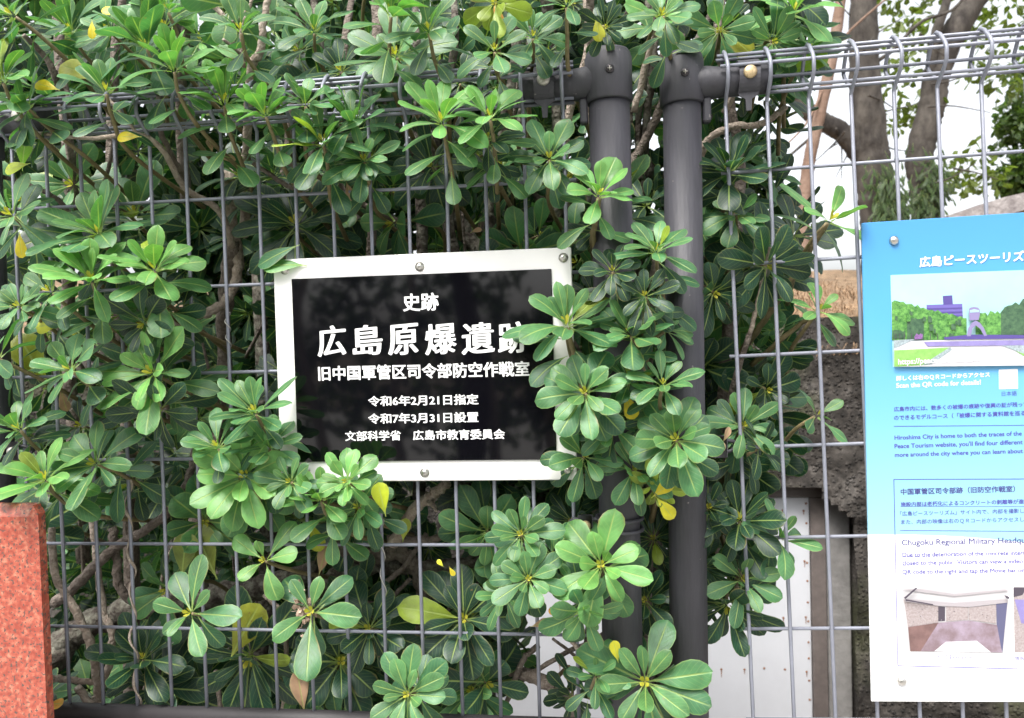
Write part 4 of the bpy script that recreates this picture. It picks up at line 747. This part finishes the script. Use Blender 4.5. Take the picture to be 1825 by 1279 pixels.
# single yellowed and withered leaves
def single(key, px, py, y, Lp, ang, tint, wr=.5, name='yellow_leaf', nrm=(0.1, -1, 0.25), fold=.15, droop=.15):
    p = at(px, py, y); L = Lp * np.linalg.norm(p - CAM) / F; mb = MB(); d = np.array([math.cos(R(ang)), -0.15, math.sin(R(ang))])
    leaf(mb, p - d * L * .5, d, np.array(nrm, float), L, L * wr, np.array(tint), fold, droop, .2); return mb.build(name, M['leaf'], SH[key], attrs=True)
for key, px, py, y, Lp, ang, t_c in (('a', 163, 51, .0, 24, -90, Y_), ('a', 196, 20, .02, 26, 150, Y_), ('a', 82, 152, -.03, 34, 160, Y_), ('a', 40, 274, -.04, 40, 80, (.16, .36, .02)), ('a', 28, 296, -.045, 36, 190, (.38, .46, .02)), ('a', 228, 242, .02, 34, 175, Y_), ('a', 35, 436, -.03, 34, -85, Y_), ('a', 88, 576, -.03, 46, 190, (.50, .52, .02)), ('a', 280, 564, -.045, 40, -100, (.42, .48, .02)),
                                  ('a', 241, 577, -.03, 18, 200, OR_), ('a', 140, 125, -.03, 60, 155, (.34, .36, .06)), ('b', 885, 24, .0, 38, -85, OR_), ('c', 1066, 50, .0, 36, -80, (.45, .45, .03)), ('c', 1122, 722, -.06, 46, -70, Y_), ('c', 1186, 905, -.03, 42, -50, (.66, .60, .03)), ('c', 1180, 872, -.03, 40, 40, Y_), ('c', 990, 1088, .0, 22, 190, OR_),
                                  ('c', 1098, 1162, -.02, 32, 100, (.55, .52, .03)), ('b', 805, 1018, .03, 16, -60, Y_), ('b', 785, 1004, .03, 14, 130, (.55, .52, .03)), ('b', 432, 1128, .02, 90, 60, (.26, .28, .03)), ('a', 326, 992, .02, 66, 80, (.15, .19, .04)), ('a', 364, 985, .04, 80, 110, (.16, .19, .03)), ('b', 560, 955, .0, 50, -70, (.34, .36, .02)), ('b', 680, 890, .02, 52, 100, (.40, .46, .02)), ('b', 720, 945, .04, 36, 80, (.28, .32, .03)), ('a', 55, 640, .05, 80, 120, (.26, .30, .02)), ('d', 1313, 70, .05, 60, -40, (.34, .34, .04)), ('d', 1440, 110, .06, 60, 30, (.22, .36, .03))):
    single(key, px, py, min(y, -.055) if t_c[0] > .35 else y, Lp * 1.2, ang, t_c)
for key, px, py, y, Lp, ang in (('b', 622, 338, .0, 36, -70), ('b', 375, 258, .02, 28, 100), ('b', 575, 1000, .01, 56, 70), ('b', 536, 1235, .01, 70, 95), ('c', 962, 1112, -.01, 36, 20), ('a', 112, 712, .03, 40, -75), ('a', 848, 410, .05, 22, 20), ('d', 1296, 775, -.02, 30, 60), ('d', 1330, 465, .03, 36, 5), ('b', 402, 280, .04, 30, 0)):
    p = single(key, px, py, y, Lp, ang, (.36, .22, .14), .42, 'withered_leaf', (0.4, -1, .3), .7, .35)
for px, py, Lp, ang, tc_ in ((492, 452, 84, 200, G_MID), (505, 470, 78, 175, G_FRESH)): single('b', px, py, -.02, Lp, ang, tc_, .45, 'leaf', (0.1, -.9, .5))
# withered flower head on the mesh
m = MB(); c0 = at(543, 1082, -.05)
for k in range(70):
    p = c0 + rng.normal(0, 1, 3) * (.006, .005, .012); d = rng.normal(0, 1, 3); leaf(m, p, d, rng.normal(0, 1, 3), .011, .006, np.array((.42, .33, .25)) * rng.uniform(.7, 1.2), .5, .3, 0, 1)
m.build('withered_flower', M['dry'], SH['b'], attrs=True)
# fallen leaf on the rail and the dry vine twisted round a wire
p = at(104, 1247, -.005); mb = MB(); leaf(mb, p + (-.012, -.004, -.004), np.array([.8, -.3, .25]), np.array([.1, -.6, .8]), .028, .016, OR_ * np.array((1.1, 1.3, 1.2)), .2, .2); tag(mb.build('fallen_leaf', M['leaf'], attrs=True), 'fallen orange leaf on the bottom rail beside the granite slab', 'leaf')
tv = np.linspace(0, 1, 120); pv = []
for t in tv:
    c = at(0, 0, 0); x = 2 * PH; z0, z1 = at(232, 855, 0)[2], at(250, 1275, 0)[2]; a = t * 34; rr_ = 0.0042 + 0.0015 * math.sin(t * 21)
    pv.append((x + math.cos(a) * rr_ - 0.001, math.sin(a) * rr_, z0 + (z1 - z0) * t))
m = MB(); m.tube(pv, 0.0016 + 0.0004 * np.sin(tv * 60), 7); m.tube([(x + .0006, y - .001, z) for x, y, z in pv[30:100]], 0.0012, 6)
tag(m.build('dry_vine', M['pale_bark']), 'dry brown vine twisted round one wire above the bottom rail', 'vine')
for i, (px, py, L_) in enumerate(((407, 590, .05), (682, 1000, .11))):
    m = MB(); a = at(px, py, 0); tv = np.linspace(0, 1, 60); m.tube([(round(a[0] / PH) * PH + math.cos(t * 15) * .0034, math.sin(t * 15) * .0034, a[2] + L_ * (.5 - t)) for t in tv], .0007, 6)
    tag(m.build('tie_wire', M['tie']), ('thin pale tie wire wound round a mesh wire left of the plaque', 'long thin tie wire wound round a mesh wire below the plaque')[i], 'wire')

# ------------------------------------------------------------------ trees behind
def tree(label, trunks, crown, barkm, base_loc, cat='tree'):
    t = empty('tree', label, cat, base_loc); first = True
    for pts, r0, r1 in trunks:
        S_ = smooth_path(np.array(pts), 8); mb = MB(); mb.tube(S_, np.linspace(r0, r1, len(S_)) * (1 + rng.normal(0, .03, len(S_))), 16, jitter=.03); mb.build('trunk' if first else 'limb', M[barkm], t); first = False
    if crown:
        mb = MB()
        for (c, rad, n, L, tint) in crown:
            c = np.array(c)
            for k in range(n):
                d = rng.normal(0, 1, 3); d /= np.linalg.norm(d); p = c + d * np.array(rad) * rng.uniform(.3, 1) ** .6
                dd = rng.normal(0, 1, 3); dd[2] -= .3; leaf(mb, p, dd, rng.normal(0, 1, 3) + (0, 0, 1.2), L * rng.uniform(.7, 1.3), L * .55, np.array(tint) * rng.uniform(.6, 1.4), .1, .1, 0, 1)
        mb.build('crown', M['leaf_far'], t, attrs=True)
    return t
D = 5.6
A = lambda px, py, y=D: at(px, py, y)
clump = lambda spots, y, L, tint, n=60, sz=.30: [(A(px, py, y), (s * sz, .3, s * sz * .7), int(n * s), L, tint) for px, py, s in spots]
zb_ = mound_z(3, D) - .2
def foot(px, y=D): p = A(px, 440, y); return (p[0], p[1], mound_z(p[0], y) - .05)
OL = (.085, .115, .022); DG = (.035, .07, .02)
tree('grey trunked tree with a forked left limb behind the right fence', [
    ([foot(1576), A(1570, 400), A(1562, 340), A(1554, 280), A(1546, 200), A(1540, 110), A(1538, 0), A(1535, -180), A(1560, -420)], .17, .085),
    ([A(1556, 300), A(1530, 270), A(1500, 235), A(1465, 215), A(1425, 180), A(1380, 90), A(1350, -60)], .095, .05),
    *[([A(px, py, D + rng.uniform(-.6, .3)), A(px + dx * .4 + rng.uniform(-8, 8), py + dy * .4 + rng.uniform(-8, 8)), A(px + dx, py + dy)], .009, .003) for px, py, dx, dy in ((1545, 190, -60, 70), (1550, 230, -80, 40), (1540, 90, 70, -60), (1548, 170, 55, 30), (1505, 235, -60, 60), (1490, 228, 10, 90), (1560, 250, 70, 20), (1538, 60, -50, -60), (1600, 85, 30, -50), (1640, 60, 60, 50), (1520, 255, -30, 60), (1545, 210, 90, -25), (1660, 150, 90, -30), (1655, 190, 110, 10), (1650, 330, 90, -40), (1700, 300, 80, 20), (1470, 220, -50, -40))],
    ([A(1545, 120, D + .1), A(1590, 90, D + .1), A(1640, 40), A(1700, 15), A(1740, -40)], .018, .010), ([A(1470, 215), A(1450, 240), A(1400, 285), A(1380, 320)], .016, .008)],
    clump([(1480, -160, 1.6), (1560, -200, 1.8), (1640, -120, 1.5), (1585, 205, .7), (1620, 60, .8), (1600, 130, .6), (1640, 195, .5)], D + .5, .10, OL, 90), 'tree_bark', foot(1576))
tree('leaning curved tree trunk with ivy behind the right fence', [
    ([foot(1645, D + .3), A(1650, 390, D + .3), A(1644, 325, D + .3), A(1639, 288, D + .3), A(1648, 235, D + .3), A(1662, 185, D + .3), A(1670, 130, D + .3), A(1700, 60, D + .3), A(1738, -5, D + .3), A(1800, -120, D + .3), A(1840, -300, D + .3)], .115, .10),
    ([A(1664, 190, D + .3), A(1660, 120, D + .25), A(1668, 60, D + .2), A(1690, -10, D + .2), A(1700, -120, D + .2)], .05, .03)],
    clump([(1730, 60, .5), (1760, 120, .7), (1790, 30, .9), (1800, 140, .8), (1720, 290, .8), (1700, 330, .6), (1760, 320, .6), (1770, -80, 1.6), (1680, -140, 1.4), (1600, 0, .5), (1655, 15, .5)], D + .9, .10, OL, 90), 'tree_bark', foot(1645, D + .3))
tree('slender reddish brown trunk beside the grey forked tree', [
    ([foot(1432, 4.6), A(1432, 380, 4.6), A(1440, 300, 4.6), A(1450, 250, 4.6), A(1466, 180, 4.6), A(1486, 85, 4.6), A(1498, 0, 4.6), A(1520, -160, 4.6)], .046, .036),
    ([A(1475, 140, 4.6), A(1440, 215, 4.5), A(1400, 260, 4.4)], .010, .005), ([A(1486, 85, 4.6), A(1530, 40, 4.6), A(1600, -20, 4.6)], .010, .006)],
    clump([(1500, -120, 1.2)], 4.8, .09, OL, 60), 'red_bark', foot(1432, 4.6))
tree('dense dark green tree at the right edge behind the fence', [([foot(1850, 7.5), A(1850, 300, 7.5), A(1855, 100, 7.5)], .14, .08)], clump([(1850, 180, 1.1), (1840, 240, 1.1), (1835, 300, 1.0), (1860, 330, 1.1), (1815, 215, .6), (1810, 320, .5), (1880, 120, 1.2), (1900, 260, 1.4)], 7.5, .11, DG, 420, .36), 'tree_bark', foot(1850, 7.5))
# ivy tufts at the feet of the trunks
m = MB()
for px, py, y, n in ((1585, 345, D - .2, 160), (1590, 375, D - .2, 160), (1570, 310, D - .17, 60), (1665, 330, D + .15, 110), (1645, 360, D + .15, 130), (1660, 290, D + .15, 50)):
    c = A(px, py, y)
    for k in range(n): leaf(m, c + rng.normal(0, 1, 3) * (.07, .03, .09), np.array([rng.normal(0, .5), -.3, -1]), np.array([rng.normal(0, .3), -1, .3]), .11, .022, np.array((.016, .040, .010)) * rng.uniform(.6, 1.6), .1, .1, 0, 1)
tag(m.build('ivy', M['leaf_far'], attrs=True), 'dark ivy tufts hanging on the feet of the two trunks', 'ivy')
# ------------------------------------------------------------------ across the street (mirrored in the plaque)
for i, (x, y, h) in enumerate(((-2.6, -6.0, 1.0), (-0.6, -6.6, 1.15), (2.9, -6.4, 1.0), (-5.2, -7.0, 1.1))):
    cr = [((x + rng.uniform(-1.1, 1.1), y + rng.uniform(-.8, .8), 3.5 * h + rng.uniform(-.9, 1.5)), (.8, .8, .6), 110, .20, DG) for k in range(13)]
    tree('tree across the street mirrored in the black plaque', [([(x, y, 0.05), (x + .1, y, 1.2), (x - .05, y, 2.4), (x + .1, y, 4.2)], .16, .07)], cr, 'tree_bark', (x, y, 0.05))['group'] = 'trees across the street'
hd = empty('hedge', 'tall dark hedge across the street mirrored in the plaque', 'hedge', (-2.5, -7.2, 0.05)); mb = MB()
for k in range(7000):
    x = rng.uniform(-6.5, 2.5); z = rng.uniform(.35, 3.6 if x < -.05 else 1.75); p = np.array([x, -7.2 + rng.uniform(-.45, .45) + .15 * math.sin(x * 3), z + .15 * math.sin(x * 2.1)])
    leaf(mb, p, rng.normal(0, 1, 3), rng.normal(0, 1, 3) + (0, .6, 1), .20, .10, G_DARK * rng.uniform(.5, 1.4), .1, .1, 0, 1)
mb.build('foliage', M['leaf_far'], hd, attrs=True)
for k in range(9):
    x = -5.8 + k * .75 + rng.uniform(-.2, .2); mb = MB(); mb.tube(smooth_path([(x, -6.9, .05), (x + rng.uniform(-.1, .1), -6.7, .9), (x + rng.uniform(-.3, .3), -6.6, 1.9), (x + rng.uniform(-.5, .5), -6.6, 3.1)], 6), np.linspace(.07, .03, 19), 9, jitter=.05); mb.build('stem', M['pale_bark'], hd)
